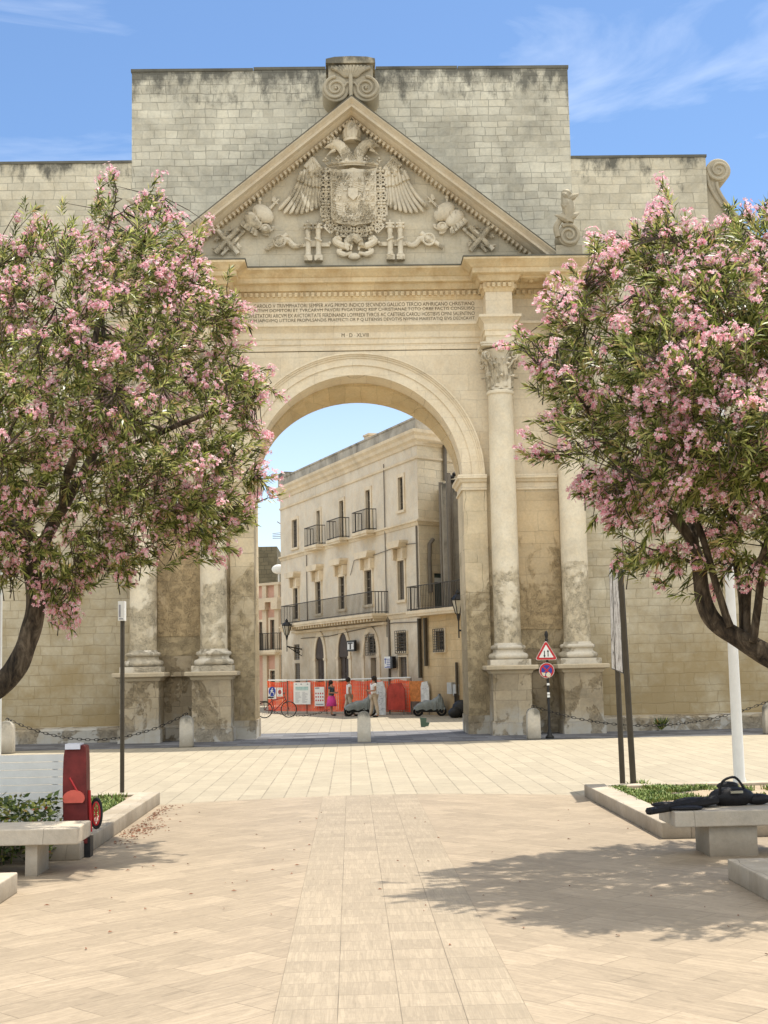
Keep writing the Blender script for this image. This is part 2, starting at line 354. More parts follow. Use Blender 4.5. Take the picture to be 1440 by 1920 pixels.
# ------------------------------------------------------------------ ground
def slabmat(name, base, bw, bh, rot=0, swap=False, absx=False, vein=(1.2, 16), veinamt=.35, var=.16, mortar=.004, joint=.5, rough=.6, offset=.5, dark=None, blotch=.12, x0=0, freq=2):
    m, nt, b = newmat(name, rough, base, spec=.35)
    g = N(nt, 'ShaderNodeNewGeometry'); s = N(nt, 'ShaderNodeSeparateXYZ'); Lk(nt, g.outputs['Position'], s.inputs[0])
    x = math_(nt, 'SUBTRACT', s.outputs[0], x0); y = s.outputs[1]
    if absx: x = math_(nt, 'ABSOLUTE', x)
    c = N(nt, 'ShaderNodeCombineXYZ')
    if swap: Lk(nt, y, c.inputs[0]); Lk(nt, x, c.inputs[1])
    else: Lk(nt, x, c.inputs[0]); Lk(nt, y, c.inputs[1])
    mp = N(nt, 'ShaderNodeMapping'); mp.inputs['Rotation'].default_value = (0, 0, rot); Lk(nt, c.outputs[0], mp.inputs[0])
    br = N(nt, 'ShaderNodeTexBrick', offset=offset, squash=1, inp={'Color1': (0, 0, 0, 1), 'Color2': (1, 1, 1, 1), 'Mortar': (.5, .5, .5, 1), 'Scale': 1, 'Mortar Size': mortar, 'Mortar Smooth': .3, 'Brick Width': bw, 'Row Height': bh, 'Bias': 0})
    br.offset_frequency = freq
    Lk(nt, mp.outputs[0], br.inputs['Vector'])
    sp = N(nt, 'ShaderNodeSeparateXYZ'); Lk(nt, mp.outputs[0], sp.inputs[0])
    v = N(nt, 'ShaderNodeCombineXYZ')
    rnd = br.outputs['Color']; rr = N(nt, 'ShaderNodeRGBToBW'); Lk(nt, rnd, rr.inputs[0])
    Lk(nt, math_(nt, 'MULTIPLY', sp.outputs[0], vein[0]), v.inputs[0]); Lk(nt, math_(nt, 'MULTIPLY', sp.outputs[1], vein[1]), v.inputs[1]); Lk(nt, math_(nt, 'MULTIPLY', rr.outputs[0], 37.0), v.inputs[2])
    vn = noise_(nt, v.outputs[0], 1.0, 5, .6, .5)
    dk = tuple(q*(1-var) for q in base); lt = tuple(min(1, q*(1+var)) for q in base)
    col = ramp(nt, rr.outputs[0], [(0, dk), (.5, base), (1, lt)] if dark is None else dark)
    lay = ramp(nt, vn, [(.3, .55), (.44, .98), (.5, .74), (.58, 1.12), (.7, .85)])
    col = mixc(nt, veinamt, col, lay, 'MULTIPLY')
    bl = noise_(nt, g.outputs['Position'], .45, 6, .65)
    col = mixc(nt, ramp(nt, bl, [(.4, 0), (.7, blotch)]), col, tuple(q*.6 for q in base))
    fine = noise_(nt, g.outputs['Position'], 30, 5, .7)
    col = mixc(nt, .3, col, ramp(nt, fine, [(.35, .7), (.62, 1)]), 'MULTIPLY')
    vo = N(nt, 'ShaderNodeTexVoronoi', inp={'Scale': 2.1}); Lk(nt, g.outputs['Position'], vo.inputs['Vector'])
    col = mixc(nt, ramp(nt, vo.outputs['Distance'], [(.018, .6), (.032, 0)]), col, tuple(q*.45 for q in base))
    bl2 = noise_(nt, g.outputs['Position'], 2.6, 7, .7, .4)
    col = mixc(nt, ramp(nt, bl2, [(.48, 0), (.7, .4)]), col, tuple(q*.62 for q in base))
    jm = math_(nt, 'MULTIPLY', br.outputs['Fac'], ramp(nt, noise_(nt, g.outputs['Position'], 1.6, 2), [(.35, .35), (.6, 1)]))
    col = mixc(nt, math_(nt, 'MULTIPLY', jm, joint), col, tuple(q*.28 for q in base))
    Lk(nt, col, b.inputs['Base Color'])
    h = math_(nt, 'ADD', math_(nt, 'MULTIPLY', fine, .2), math_(nt, 'SUBTRACT', 1, br.outputs['Fac']))
    bump(nt, b, h, .3, .006)
    return m
M_plaza = slabmat('plaza slabs', (.37, .32, .232), .95, .355, swap=True, veinamt=.18, var=.07, mortar=.012, joint=.62, rough=.75, vein=(2, 7))
M_prom = slabmat('promenade slabs', (.375, .30, .212), .70, .355, rot=R_(45), absx=True, vein=(2.2, 17), veinamt=.68, var=.10, mortar=.0035, joint=.85, rough=.5)
M_strip = slabmat('strip slabs', (.37, .302, .215), .37, .33, swap=False, vein=(26, 1.1), veinamt=.62, var=.09, mortar=.0035, joint=.8, rough=.5, offset=0.0, x0=-.8)
M_arc = slabmat('gateway shade slabs', (.13, .13, .135), .7, .42, vein=(3, 3), veinamt=.2, var=.5, mortar=.012, joint=.6, rough=.75)  # dark slabs, their grey lowered further to deepen the gate's shadow
M_soil = plain('dry bed soil', (.36, .28, .19), .95, 0, .35, 9, bumpy=.6)
def sheet(name, pts, z, mat):
    b = MB(); b.add([(x, y, z) for x, y in pts], [tuple(range(len(pts)))]); o = b.build(name, mat, fix=False)
    me = o.data
    if me.polygons[0].normal.z < 0: me.flip_normals()
    return tag(o, kind='structure')
sheet('plaza', [(-500, -60), (500, -60), (500, 1200), (-500, 1200)], 0, M_plaza)
arc = [(x, 21.84-.082*x*x) for x in [i*.25 for i in range(-13, 14)]]
sheet('promenade', [(-9, -6), (9, -6), (9, 20.9), (3.4, 20.9)]+arc[::-1]+[(-3.4, 20.9), (-9, 20.9)], .004, M_prom)
sheet('promenade_strip', [(-.80, -6), (.68, -6), (.68, 21.79), (0, 21.83), (-.80, 21.78)], .008, M_strip)
sheet('gateway_shade_pavement', [(-14, 36.9), (14, 36.9), (14, 40.6), (3.3, 40.8), (3.3, 43.9), (-3.3, 43.9), (-3.3, 40.8), (-14, 40.6)], .004, M_arc)  # dark slab sheet over the gate's shadow band, shade put into its colour

# ------------------------------------------------------------------ the city gate
D = 40.9; YA = 40.8; YB = 39.95; CB, CA = 4.39, 6.48
gate = thing('city_gate', 'monumental limestone triumphal arch with pediment, coat of arms and paired columns', 'city gate', (0, D, 0))
def zy(px, py, Y): return P(px, py, Y).z
# attic: tall wall behind the pediment
b = MB()
b.prism([(-6.93, 11.8), (-6.93, 20.98), (-6.86, 20.98), (-3.2, 20.96), (-.9, 20.99), (2.6, 20.95), (6.93, 20.98), (6.93, 11.8)], D, D+1.9); b.build('attic_wall', M_attic, gate)
b = MB(); 
for x0, x1, z in [(-6.96, -3.1, 20.97), (-3.08, -.8, 21.0), (.8, 3.4, 20.99), (3.42, 6.96, 20.98)]: b = MB(); b.box(x0, x1, D-.03, D+1.95, z-.03, z+.06); b.build('attic_coping', M_coping, gate)
# pediment backing + side walls
for s, xe, nm in ((1, 11.23, 'side_wall'), (-1, 24, 'side_wall')):
    b = MB()
    x0, x1 = sorted((s*6.9, s*xe))
    b.box(x0, x1, D+.003, D+1.8, 0, 17.95)
    if s > 0: b.box(11.23, 24, D+.003, D+1.8, 0, 15.0)
    b.build(nm, M_side, gate)
    b = MB(); b.box(*sorted((s*6.93, s*(xe+.03))), D-.03, D+1.85, 17.95, 18.03); b.build('wall_coping', M_coping, gate)
    b = MB(); b.sweep([(0, 0), (.45, 0), (.45, .36), (.40, .42), (0, .46)], [(7.2, D), (24, D)] if s > 0 else [(-24, D), (-7.2, D)]); b.build('wall_plinth', M_ped, gate)
# core with the round arch
RA, ZS, DB = 3.2, 7.82, D+1.85
def arc_pts(r, n=48, z=ZS, a0=PI, a1=0): return [(r*cos(a0+(a1-a0)*i/n), z+r*sin(a0+(a1-a0)*i/n)) for i in range(n+1)]
b = MB()
top = 11.83
xs = 6.93
ap = arc_pts(RA)
vs = []; fs = []
for i in range(len(ap)-1):       # spandrel strips (front, soffit)
    (xa, za), (xb, zb) = ap[i], ap[i+1]
    b.add([(xa, YA, za), (xb, YA, zb), (xb, YA, top), (xa, YA, top)], [(0, 1, 2, 3)])
    b.add([(xa, DB, ZS+(za-ZS)*.85), (xb, DB, ZS+(zb-ZS)*.85), (xb, DB, top), (xa, DB, top)], [(3, 2, 1, 0)])
b.build('arch_wall', M_arch, gate, fix=False); b = MB()
for sx in (1,):
    b.add([(sx*RA, YA, ZS), (sx*xs, YA, ZS), (sx*xs, YA, top), (sx*RA, YA, top)], [(0, 1, 2, 3)])
    b.add([(sx*RA, DB, ZS), (sx*xs, DB, ZS), (sx*xs, DB, top), (sx*RA, DB, top)], [(0, 1, 2, 3)])
b.build2('arch_wall', M_arch, gate, fix=False)
# vault: plastered front part, then a lower splayed rear part of rough blocks
def loft(nm, r0, h0, y0, r1, h1, y1, mt, lip=0):
    b = MB(); n = 56
    p0 = [(r0*cos(PI-PI*i/n), ZS+h0*sin(PI*i/n)) for i in range(n+1)]; p1 = [(r1*cos(PI-PI*i/n), ZS+h1*sin(PI*i/n)) for i in range(n+1)]
    for i in range(n):
        b.add([(p0[i][0], y0, p0[i][1]), (p0[i+1][0], y0, p0[i+1][1]), (p1[i+1][0], y1, p1[i+1][1]), (p1[i][0], y1, p1[i][1])], [(3, 2, 1, 0)])
        if lip: b.add([(p0[i][0], y0, p0[i][1]), (p0[i+1][0], y0, p0[i+1][1]), (p0[i+1][0], y0, p0[i+1][1]+lip), (p0[i][0], y0, p0[i][1]+lip)], [(0, 1, 2, 3)])
    b.build(nm, mt, gate, fix=False, smooth=True)
loft('vault', RA, RA, YA, RA, RA-.06, 41.75, M_arch)
loft('rear_vault', RA-.02, RA-.16, 41.7, RA-.02, RA-.46, DB, M_soffit, lip=.12)
# archivolt
b = MB()
def ring(b, r0, r1, y0, y1, n=64):
    A, B = arc_pts(r0, n), arc_pts(r1, n)
    for i in range(n):
        a0, a1, c0, c1 = A[i], A[i+1], B[i], B[i+1]
        b.add([(a0[0], y0, a0[1]), (a1[0], y0, a1[1]), (c1[0], y0, c1[1]), (c0[0], y0, c0[1]), (a0[0], y1, a0[1]), (a1[0], y1, a1[1]), (c1[0], y1, c1[1]), (c0[0], y1, c0[1])],
              [(0, 1, 2, 3), (0, 4, 5, 1), (3, 2, 6, 7)])
ring(b, RA-.004, RA+.30, YA-.06, YA); ring(b, RA+.30, RA+.52, YA-.10, YA); ring(b, RA+.52, RA+.58, YA-.13, YA); ring(b, RA+.58, RA+.63, YA-.17, YA); ring(b, RA+.63, RA+.68, YA-.21, YA)
b.build('archivolt', M_arch, gate, smooth=True)
# piers
b = MB()
for sx in (1,):
    x0, x1 = sorted((sx*RA, sx*3.92)); b.box(x0, x1, YA-.10, DB, .55, 7.37)      # jamb pilaster
    x0, x1 = sorted((sx*(RA+.002), sx*6.95)); b.box(x0, x1, YA+.0, DB-.01, 0, ZS)
b.build2('pier', M_pier, gate)
b = MB()
for sx in (1,):
    x0, x1 = sorted((sx*(RA-.03), sx*3.95)); b.box(x0, x1, YA-.14, DB+.03, 0, .55)
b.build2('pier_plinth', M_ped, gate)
b = MB(); 
prof = [(0, 7.37), (.05, 7.37), (.05, 7.42), (.02, 7.44), (.02, 7.60), (.08, 7.62), (.12, 7.70), (.17, 7.72), (.17, 7.80), (.14, 7.84), (0, 7.84)]
b.sweep(prof, [(RA, DB), (RA, YA-.1), (3.93, YA-.1)])
b.build2('impost_moulding', M_arch, gate); b = MB(); b.sweep(prof, [(4.8, YA), (6.1, YA)]); b.build2('impost_moulding', M_arch, gate)
# niche panels between the columns (rough, recessed stone) 
b = MB()
for sx in (1,):
    x0, x1 = sorted((sx*4.75, sx*6.12)); b.box(x0, x1, YA-.03, YA+.05, 3.1, 7.3)
b.build2('niche_panel', M_niche, gate)
# lower infill between pedestals
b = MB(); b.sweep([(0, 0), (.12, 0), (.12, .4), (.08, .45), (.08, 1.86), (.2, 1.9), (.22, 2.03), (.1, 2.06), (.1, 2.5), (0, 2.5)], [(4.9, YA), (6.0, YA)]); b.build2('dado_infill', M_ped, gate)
# ------------ entablature
FX = 3.985; EX = CA+.41
full = [(-EX, D), (-EX, YB), (-FX, YB), (-FX, YA), (FX, YA), (FX, YB), (EX, YB), (EX, D)]
brk = [(-EX, D), (-EX, YB), (-CA+.41, YB), (-CA+.41, YA), (-CB-.41, YA), (-CB-.41, YB), (-FX, YB), (-FX, YA), (FX, YA), (FX, YB), (CB+.41, YB), (CB+.41, YA), (CA-.41, YA), (CA-.41, YB), (EX, YB), (EX, D)]
arch_prof = [(-.3, 11.78), (.0, 11.78), (.0, 11.80), (.02, 11.81), (.02, 11.98), (.05, 12.0), (.05, 12.14), (.06, 12.16), (.08, 12.17), (.08, 12.36), (.12, 12.42), (.20, 12.52), (.24, 12.54), (.24, 12.62), (-.3, 12.64)]
b = MB(); b.sweep(arch_prof, brk); b.build('architrave', M_arch, gate)
b = MB(); b.sweep([(-.3, 12.62), (0, 12.62), (0, 13.42), (-.3, 13.42)], brk); b.build('frieze', M_arch, gate)
b = MB(); b.sweep([(-.3, 13.38), (.02, 13.38), (.05, 13.44), (.07, 13.46), (.07, 13.66), (.16, 13.68), (.24, 13.80), (.26, 13.86), (-.3, 13.86)], brk); b.build('bed_moulding', M_corn, gate)
b = MB(); b.sweep([(-.9, 13.84), (.24, 13.84), (.40, 13.86), (.42, 13.88), (.42, 14.02), (.46, 14.03), (.56, 14.12), (.68, 14.2), (.70, 14.21), (.70, 14.27), (-.9, 14.30)], full); b.build('cornice', M_corn, gate)
b = MB(); b.sweep([(-.9, 14.27), (.72, 14.27), (.72, 14.31), (-.9, 14.34)], full); b.build('cornice_coping', M_coping, gate)
# dentils
b = MB()
def dent(p, q, d0=.07, d1=.15, z0=13.5, z1=13.63, w_=.095, g_=.078):
    dx, dy = q[0]-p[0], q[1]-p[1]; L = math.hypot(dx, dy); dx /= L; dy /= L; nx, ny = dy, -dx
    n = max(1, round(L/(w_+g_))); st = L/n
    for i in range(n):
        t = (i+.5)*st; c = (p[0]+dx*t, p[1]+dy*t)
        M = Matrix(((dx, nx, 0, c[0]), (dy, ny, 0, c[1]), (0, 0, 1, 0), (0, 0, 0, 1)))
        b.box(-w_/2, w_/2, d0-.01, d1, z0, z1, M)
for i in range(len(brk)-1): dent(brk[i], brk[i+1])
b.build('dentils', M_corn, gate, fix=True)
# rosettes on the soffit between the paired columns
b = MB()
for sx in (1,):
    cx = sx*(CA+CB)/2; cy = (YB+YA)/2-.15
    for k in range(8):
        a = k*PI/4; b.ball((cx+.17*cos(a), cy+.17*sin(a), 13.83), .12, 1, 1, .35, 8, 5)
    b.ball((cx, cy, 13.81), .09, n=8, m=5)
    b.box(cx-.42, cx+.42, cy-.36, cy-.33, 13.78, 13.84); b.box(cx-.42, cx+.42, cy+.33, cy+.36, 13.78, 13.84)
b.build2('soffit_rosette', M_corn, gate, smooth=True)
# ------------ inscription
lines = ['CAROLO V TRIVMPHATORI SEMPER AVG PRIMO INDICO SECVNDO GALLICO TERCIO APHRICANO CHRISTIANO',
         'REBELLANTIVM DOMITORI ET TVRCARVM PAVORI FVGATORIQ REIP CHRISTIANAE TOTO ORBE FACTIS CONSILIISQ',
         'LOCVPLETATORI ARCVM EX AVCTORITATE FERDINANDI LOFFREDI TVRCIS AC CAETERIS CAROLI HOSTIBVS OMNI SALENTINO',
         'AC TOTIVM IAPIGVMQ LITTORE PROPVLSANDIS PRAEFECTI OR P Q LITIENSIS DEVOTVS NVMINI MAIESTATIQ EIVS DEDICAVIT']
ins = None
for i, (ln, py, xs_) in enumerate(zip(lines, (574, 585, 595.5, 605.5), (-3.14, -3.66, -3.55, -3.75))):
    z = 12.72+.158*(3-i)
    textmesh('inscription_line', ln, M_cut, gate, (xs_, YA-.004, z), (1, 0, 0), (0, 0, 1), width=3.72-xs_, height=.118)
textmesh('inscription_date', 'M · D · XLVIII', M_cut, gate, (-.43, YA-.085, 12.215), (1, 0, 0), (0, 0, 1), width=.84, height=.115)
# ------------ columns
YC = 40.36
def column(cx, lab=None):
    prof = [(.395, 2.66), (.405, 2.70), (.40, 3.5), (.40, 5.5), (.385, 8.5), (.375, 10.18), (.375, 10.22), (.41, 10.25), (.42, 10.30), (.40, 10.35), (.37, 10.37)]
    b = MB(); b.lathe(prof, (cx, YC), 40); sh = b.build('column_shaft', M_col, gate, smooth=True)
    b = MB(); b.box(cx-.60, cx+.60, YC-.62, YA, 2.03, 2.20)
    t = []
    for i in range(9): a = -PI/2+PI*i/8; t.append((.50+.095*cos(a), 2.295+.095*sin(a)))
    t += [(.48, 2.40), (.455, 2.43), (.455, 2.47), (.47, 2.49)]
    for i in range(7): a = -PI/2+PI*i/6; t.append((.46+.065*cos(a), 2.56+.065*sin(a)))
    t += [(.43, 2.63), (.42, 2.67), (.40, 2.69)]
    b.lathe(t, (cx, YC), 40); b.build('column_base', M_boll2, sh, smooth=True)
    # pedestal
    b = MB(); w2 = .565; yf = 39.55
    b.box(cx-w2, cx+w2, yf, YA, .4, 1.80)
    b.box(cx-w2-.05, cx+w2+.05, yf-.05, YA, 0, .38); b.box(cx-w2-.025, cx+w2+.025, yf-.025, YA, .38, .41)
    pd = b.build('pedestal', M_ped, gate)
    b = MB(); b.sweep([(-.3, 1.78), (.01, 1.78), (.03, 1.80), (.06, 1.86), (.15, 1.90), (.19, 1.91), (.20, 2.00), (.17, 2.03), (-.3, 2.035)], [(cx-w2, YA), (cx-w2, yf), (cx+w2, yf), (cx+w2, YA)])
    b.build('pedestal_cap', M_niche2, pd)
    # Corinthian capital
    b = MB(); b.lathe([(.37, 10.37), (.36, 10.7), (.38, 11.1), (.45, 11.45), (.52, 11.6)], (cx, YC), 24)
    def leaf(ang, z0, h, r0, wid, curl):
        n = 9; vs = []
        for j in range(n+1):
            t = j/n; z = z0+h*sin(t*PI*.56)/sin(PI*.56)*(1 if t < .85 else 1-(t-.85)*.5)
            rr = r0+curl*(t**3)+.02; ww = wid*(1-.72*t**2.2)*(1+.22*math.cos(t*20))
            for k in (-1, -.5, 0, .5, 1):
                a = ang+k*ww/(2*rr); q = rr+(.03 if k == 0 else 0)-(.03 if abs(k) == 1 else 0)
                vs.append((cx+q*cos(a), YC+q*sin(a), z-abs(k)*.02))
        fs = [(j*5+k, j*5+k+1, (j+1)*5+k+1, (j+1)*5+k) for j in range(n) for k in range(4)]
        b.add(vs, fs); b.ball((cx+(r0+curl+.03)*cos(ang), YC+(r0+curl+.03)*sin(ang), z0+h*.93), .05, 1, 1, .8, 6, 4)
    for k in range(8): leaf(-PI/2+k*PI/4, 10.38, .42, .37, .26, .13)
    for k in range(8): leaf(-PI/2+PI/8+k*PI/4, 10.45, .72, .37, .24, .17)
    for k in range(16): leaf(-PI/2+k*PI/8+.1, 10.7, .62, .38, .10, .16)
    for sx in (-1, 1):
        for sy in (-1, 1):
            # corner volutes
            dirv = Vector((sx, sy, 0)).normalized(); c0 = Vector((cx, YC, 11.38))+dirv*.63
            for side in (-1, 1):
                pts = []; rd = []
                for i in range(22):
                    t = i/21; r = .15*(1-t*.85); a = -PI*.6+t*PI*3.2
                    pts.append(c0+dirv*(r*cos(a))+Vector((0, 0, r*sin(a)))+dirv.cross(Vector((0, 0, 1)))*side*.045); rd.append(.035*(1-.5*t))
                b.tube([Vector((cx, YC, 11.0))+dirv*.42+dirv.cross(Vector((0, 0, 1)))*side*.1]+pts, [.03]+rd, 6)
        b.ball((cx, YC+sx*.53, 11.6), .10, 1, .6, 1.1, 8, 6)
    for a in (-PI/2, 0, PI, PI/2):
        for k in range(7):
            q = -1.2+k*.4; b.ball((cx+.52*cos(a)-.09*sin(q)*sin(a), YC+.52*sin(a)+.09*sin(q)*cos(a), 11.6+.09*cos(q)), .035, n=6, m=4)
    ab = []
    for k in range(4):
        a = PI/4+k*PI/2; a2 = a+PI/2
        for t in (-.06, .06): ab.append((cx+.80*cos(a+t), YC+.80*sin(a+t)))
        for t in (.25, .5, .75):
            r = .80-.24*sin(PI*t); aa = a+(a2-a)*t; ab.append((cx+r*cos(aa)*(1), YC+r*sin(aa)))
    b.prism(ab, 11.66, 11.72, axis='z'); b.prism([(cx+(x-cx)*1.04, YC+(y-YC)*1.04) for x, y in ab], 11.72, 11.778, axis='z')
    b.build('capital', M_relief, sh, smooth=True)
M_boll2 = stone('column base limestone', (.60, .54, .43), 0, 0, var=.16, pit=.3)
M_niche2 = stone('pedestal cap limestone', (.50, .42, .29), 0, 0, var=.16, orange=.1)
for c in (-CA, -CB, CB, CA): column(c)
# ------------ pediment
APX, SL = 19.50, .812
YR = 39.5; XEND = (APX-14.33)/SL
nx_, nz_ = -SL/math.hypot(1, SL), -1/math.hypot(1, SL)      # inward normal (down-left) for the right rake
def rake(prof, M, nm, par=None, z=APX):
    """profile [(n below the outer edge, y)] swept down both slopes, cut flat at the cornice"""
    b = MB()
    m = len(prof); vs = []
    k = math.hypot(1, SL)
    for sx in (-1, 0, 1):
        for n_, y in prof:
            n_ *= .62
            zz = n_*k       # vertical drop of this edge
            if sx == 0: vs.append((0, y, z-zz))
            else: xe = (z-zz-14.33)/SL; vs.append((sx*xe, y, 14.33))
    fs = [(i*m+j, (i+1)*m+j, (i+1)*m+(j+1) % m, i*m+(j+1) % m) for i in range(2) for j in range(m)]+[tuple(range(m)), tuple(2*m+j for j in range(m))[::-1]]
    b.add(vs, fs); return b.build(nm, M, par or gate)
ped_prof = [(.03, D+.4), (.03, YR+.0), (.09, YR), (.12, YR+.04), (.19, YR+.12), (.22, YR+.13), (.23, YR+.16), (.36, YR+.17), (.37, YR+.42), (.40, YR+.45), (.46, YR+.58), (.48, YR+.72), (.55, YR+.74), (.60, YR+.82), (.61, D+.4)]
rk = rake(ped_prof, M_rake, 'raking_cornice')
rake([(0, D+.4), (0, YR-.03), (.035, YR-.03), (.035, D+.4)], M_coping, 'raking_coping', rk)
YT = 40.45      # tympanum plane
b = MB(); b.prism([(-6.3, 14.3), (6.3, 14.3), (0, 19.15)], YT, D+.4); b.build('tympanum', M_tymp, gate)
b = MB()
dr = Vector((1, 0, -SL)).normalized(); nr = Vector((-SL, 0, -1)).normalized()
for i in range(46):
    t = .32+i*.158
    p0 = Vector((0, 0, APX))+dr*t+nr*.36
    if p0.z < 14.45: continue
    M = Matrix(((dr.x, 0, -nr.x, p0.x), (0, 1, 0, 0), (dr.z, 0, -nr.z, p0.z), (0, 0, 0, 1)))
    b.box(-.036, .036, YR+.66, YT+.1, -.08, .04, M)
b.mirror(); b.build('raking_dentils', M_rake, rk)
# ------------ relief of the tympanum
YRl = YT-.06
def T3(x, y): p = P(560+x/6, 180+y/6, 40.3); return (p.x, p.z)
def T4(x, y): p = P(370+x*.17361, 300+y*.17361, 40.3); return (p.x, p.z)
def rt(b, pts, rad, y=None, n=7, flat=1.0):
    y = YRl-.04 if y is None else y
    b.tube([(p[0], y if len(p) < 3 else p[2], p[1]) for p in pts], rad, n)
def smoothp(pts, k=5):
    out = []
    for i in range(len(pts)-1):
        p0 = pts[max(i-1, 0)]; p1 = pts[i]; p2 = pts[i+1]; p3 = pts[min(i+2, len(pts)-1)]
        for j in range(k):
            t = j/k; out.append(tuple(.5*((2*p1[q])+(-p0[q]+p2[q])*t+(2*p0[q]-5*p1[q]+4*p2[q]-p3[q])*t*t+(-p0[q]+3*p1[q]-3*p2[q]+p3[q])*t**3) for q in range(len(p1))))
    out.append(tuple(pts[-1])); return out
arms = thing('coat_of_arms_tmp', 'x', 'x'); bpy.data.objects.remove(arms)
# shield
b = MB()
hw = .365; zt, zb = T3(600, 830)[1], T3(610, 1480)[1]; xc = .005; hw = (T3(878, 1000)[0]-T3(350, 1000)[0])/2
xc = (T3(878, 1000)[0]+T3(350, 1000)[0])/2
sh = []
H = zt-zb
for x, z in [(-1.03, zt-.0), (-.6, zt-.05), (-.2, zt-.03), (0, zt+.01), (.2, zt-.03), (.6, zt-.05), (1.03, zt), (.97, zt-.2), (.97, zb+.33), (.93, zb+.22), (.8, zb+.13), (.5, zb+.06), (.2, zb+.05), (0, zb), (-.2, zb+.05), (-.5, zb+.06), (-.8, zb+.13), (-.93, zb+.22), (-.97, zb+.33), (-.97, zt-.2)]:
    sh.append((xc+x*hw, z))
b.prism(sh, YRl-.24, YT+.02)
yS = YRl-.24
def bar(x0, z0, x1, z1, w_=.018, d=.03):
    b.tube([(x0, yS-.006, z0), (x1, yS-.006, z1)], w_, 5)
zz0 = zt-.1; cw = hw*2*.94/4; x0 = xc-hw*.94; ch = (zt-.1-(zb+.12))/5
rnd = random.Random(4)
def lion(x, z, s):
    b.tube([(x-.3*s, yS-.01, z-.5*s), (x-.1*s, yS-.03, z-.1*s), (x+.1*s, yS-.03, z+.2*s), (x-.05*s, yS-.02, z+.45*s)], [.05*s, .13*s, .15*s, .10*s], 6)
    for q in ((-.45, .1), (-.4, .35), (.3, -.45), (.45, -.1)): b.tube([(x, yS-.015, z+q[1]*.4*s), (x+q[0]*s, yS-.01, z+q[1]*s)], .045*s, 5)
    b.tube([(x+.1*s, yS-.01, z-.3*s), (x+.45*s, yS-.01, z+.1*s), (x+.35*s, yS-.01, z+.4*s)], .035*s, 5)
def castle(x, z, s):
    b.box(x-.4*s, x+.4*s, yS-.035, yS, z-.45*s, z)
    for q in (-.3, 0, .3): b.box(x+(q-.1)*s, x+(q+.1)*s, yS-.04, yS, z, z+(.45 if q == 0 else .3)*s)
for r in range(5):
    for c in range(4):
        cx_, cz_ = x0+cw*(c+.5), zz0-ch*(r+.5); k = (r*3+c*2+r*c) % 6
        if r == 4 and c in (0, 3): cz_ += .05
        if k in (0,): 
            for q in (-1, 1):
                castle(cx_+q*cw*.24, cz_+q*ch*.22, cw*.42); lion(cx_-q*cw*.24, cz_+q*ch*.22, cw*.45)
        elif k in (1, 4):
            for j in range(5): bar(cx_+(j-2)*cw*.19, cz_-ch*.42, cx_+(j-2)*cw*.19, cz_+ch*.42, .016)
        elif k == 2: lion(cx_, cz_, cw*.85)
        elif k == 3:
            for j in range(4): bar(cx_-cw*.4, cz_+ch*(.4-.24*j), cx_+cw*(.4), cz_+ch*(.1-.24*j)*.9, .016)
        else:
            for j in range(9):
                b.ball((cx_+((j % 3)-1)*cw*.3, yS-.01, cz_+((j//3)-1)*ch*.3), .03, n=6, m=4)
for c in range(1, 4): bar(x0+cw*c, zz0-ch*5, x0+cw*c, zz0, .008)
for r in range(1, 5): bar(x0, zz0-ch*r, x0+cw*4, zz0-ch*r, .008)
sx0, sz0 = T3(612, 1130); b.prism([(sx0-.15, sz0+.18), (sx0+.15, sz0+.18), (sx0+.15, sz0-.06), (sx0, sz0-.2), (sx0-.15, sz0-.06)], yS-.09, yS)
shield = b.build('shield', M_relief, gate, smooth=True)
# collar of links round the shield
b = MB()
left = [T3(305, 860), T3(308, 960), T3(308, 1060), T3(308, 1140), T3(305, 1225), T3(308, 1310), T3(310, 1400), T3(362, 1475), T3(445, 1525), T3(535, 1530), T3(620, 1535)]
for i, p in enumerate(left):
    q = left[min(i+1, len(left)-1)]; o = left[max(i-1, 0)]
    ang = math.atan2(q[1]-o[1], q[0]-o[0])
    for mirror_ in (1, -1):
        if i == 10 and mirror_ == -1: continue
        px, pz = (p[0] if mirror_ == 1 else 2*xc-p[0]), p[1]; aa = ang if mirror_ == 1 else PI-ang
        M = Matrix.Translation((px, YRl-.16, pz)) @ Matrix.Rotation(-aa, 4, 'Y')
        if i % 2 == 1:
            for k in range(4):
                a = PI/4+k*PI/2; c_ = (.095*cos(a)*1.2, 0, .095*sin(a)*1.2)
                pts = [(c_[0]+.06*cos(t), 0, c_[2]+.06*sin(t)) for t in [j*PI/4 for j in range(9)]]
                b.tube([M @ Vector(q2) for q2 in pts], .024, 5)
            b.ball((0, 0, 0), .045, n=7, m=5, M=M)
            b.box(-.17, .17, -.02, .02, .15, .185, M); b.box(-.17, .17, -.02, .02, -.185, -.15, M); b.box(-.175, -.14, -.02, .02, -.18, .18, M); b.box(.14, .175, -.02, .02, -.18, .18, M)
        else:
            for k in range(5):
                a = k*2*PI/4; rr = .09 if k < 4 else 0
                b.ball((rr*cos(a), 0, rr*sin(a)), .055, n=7, m=5, M=M)
b.build('order_collar', M_relief, shield, smooth=True)
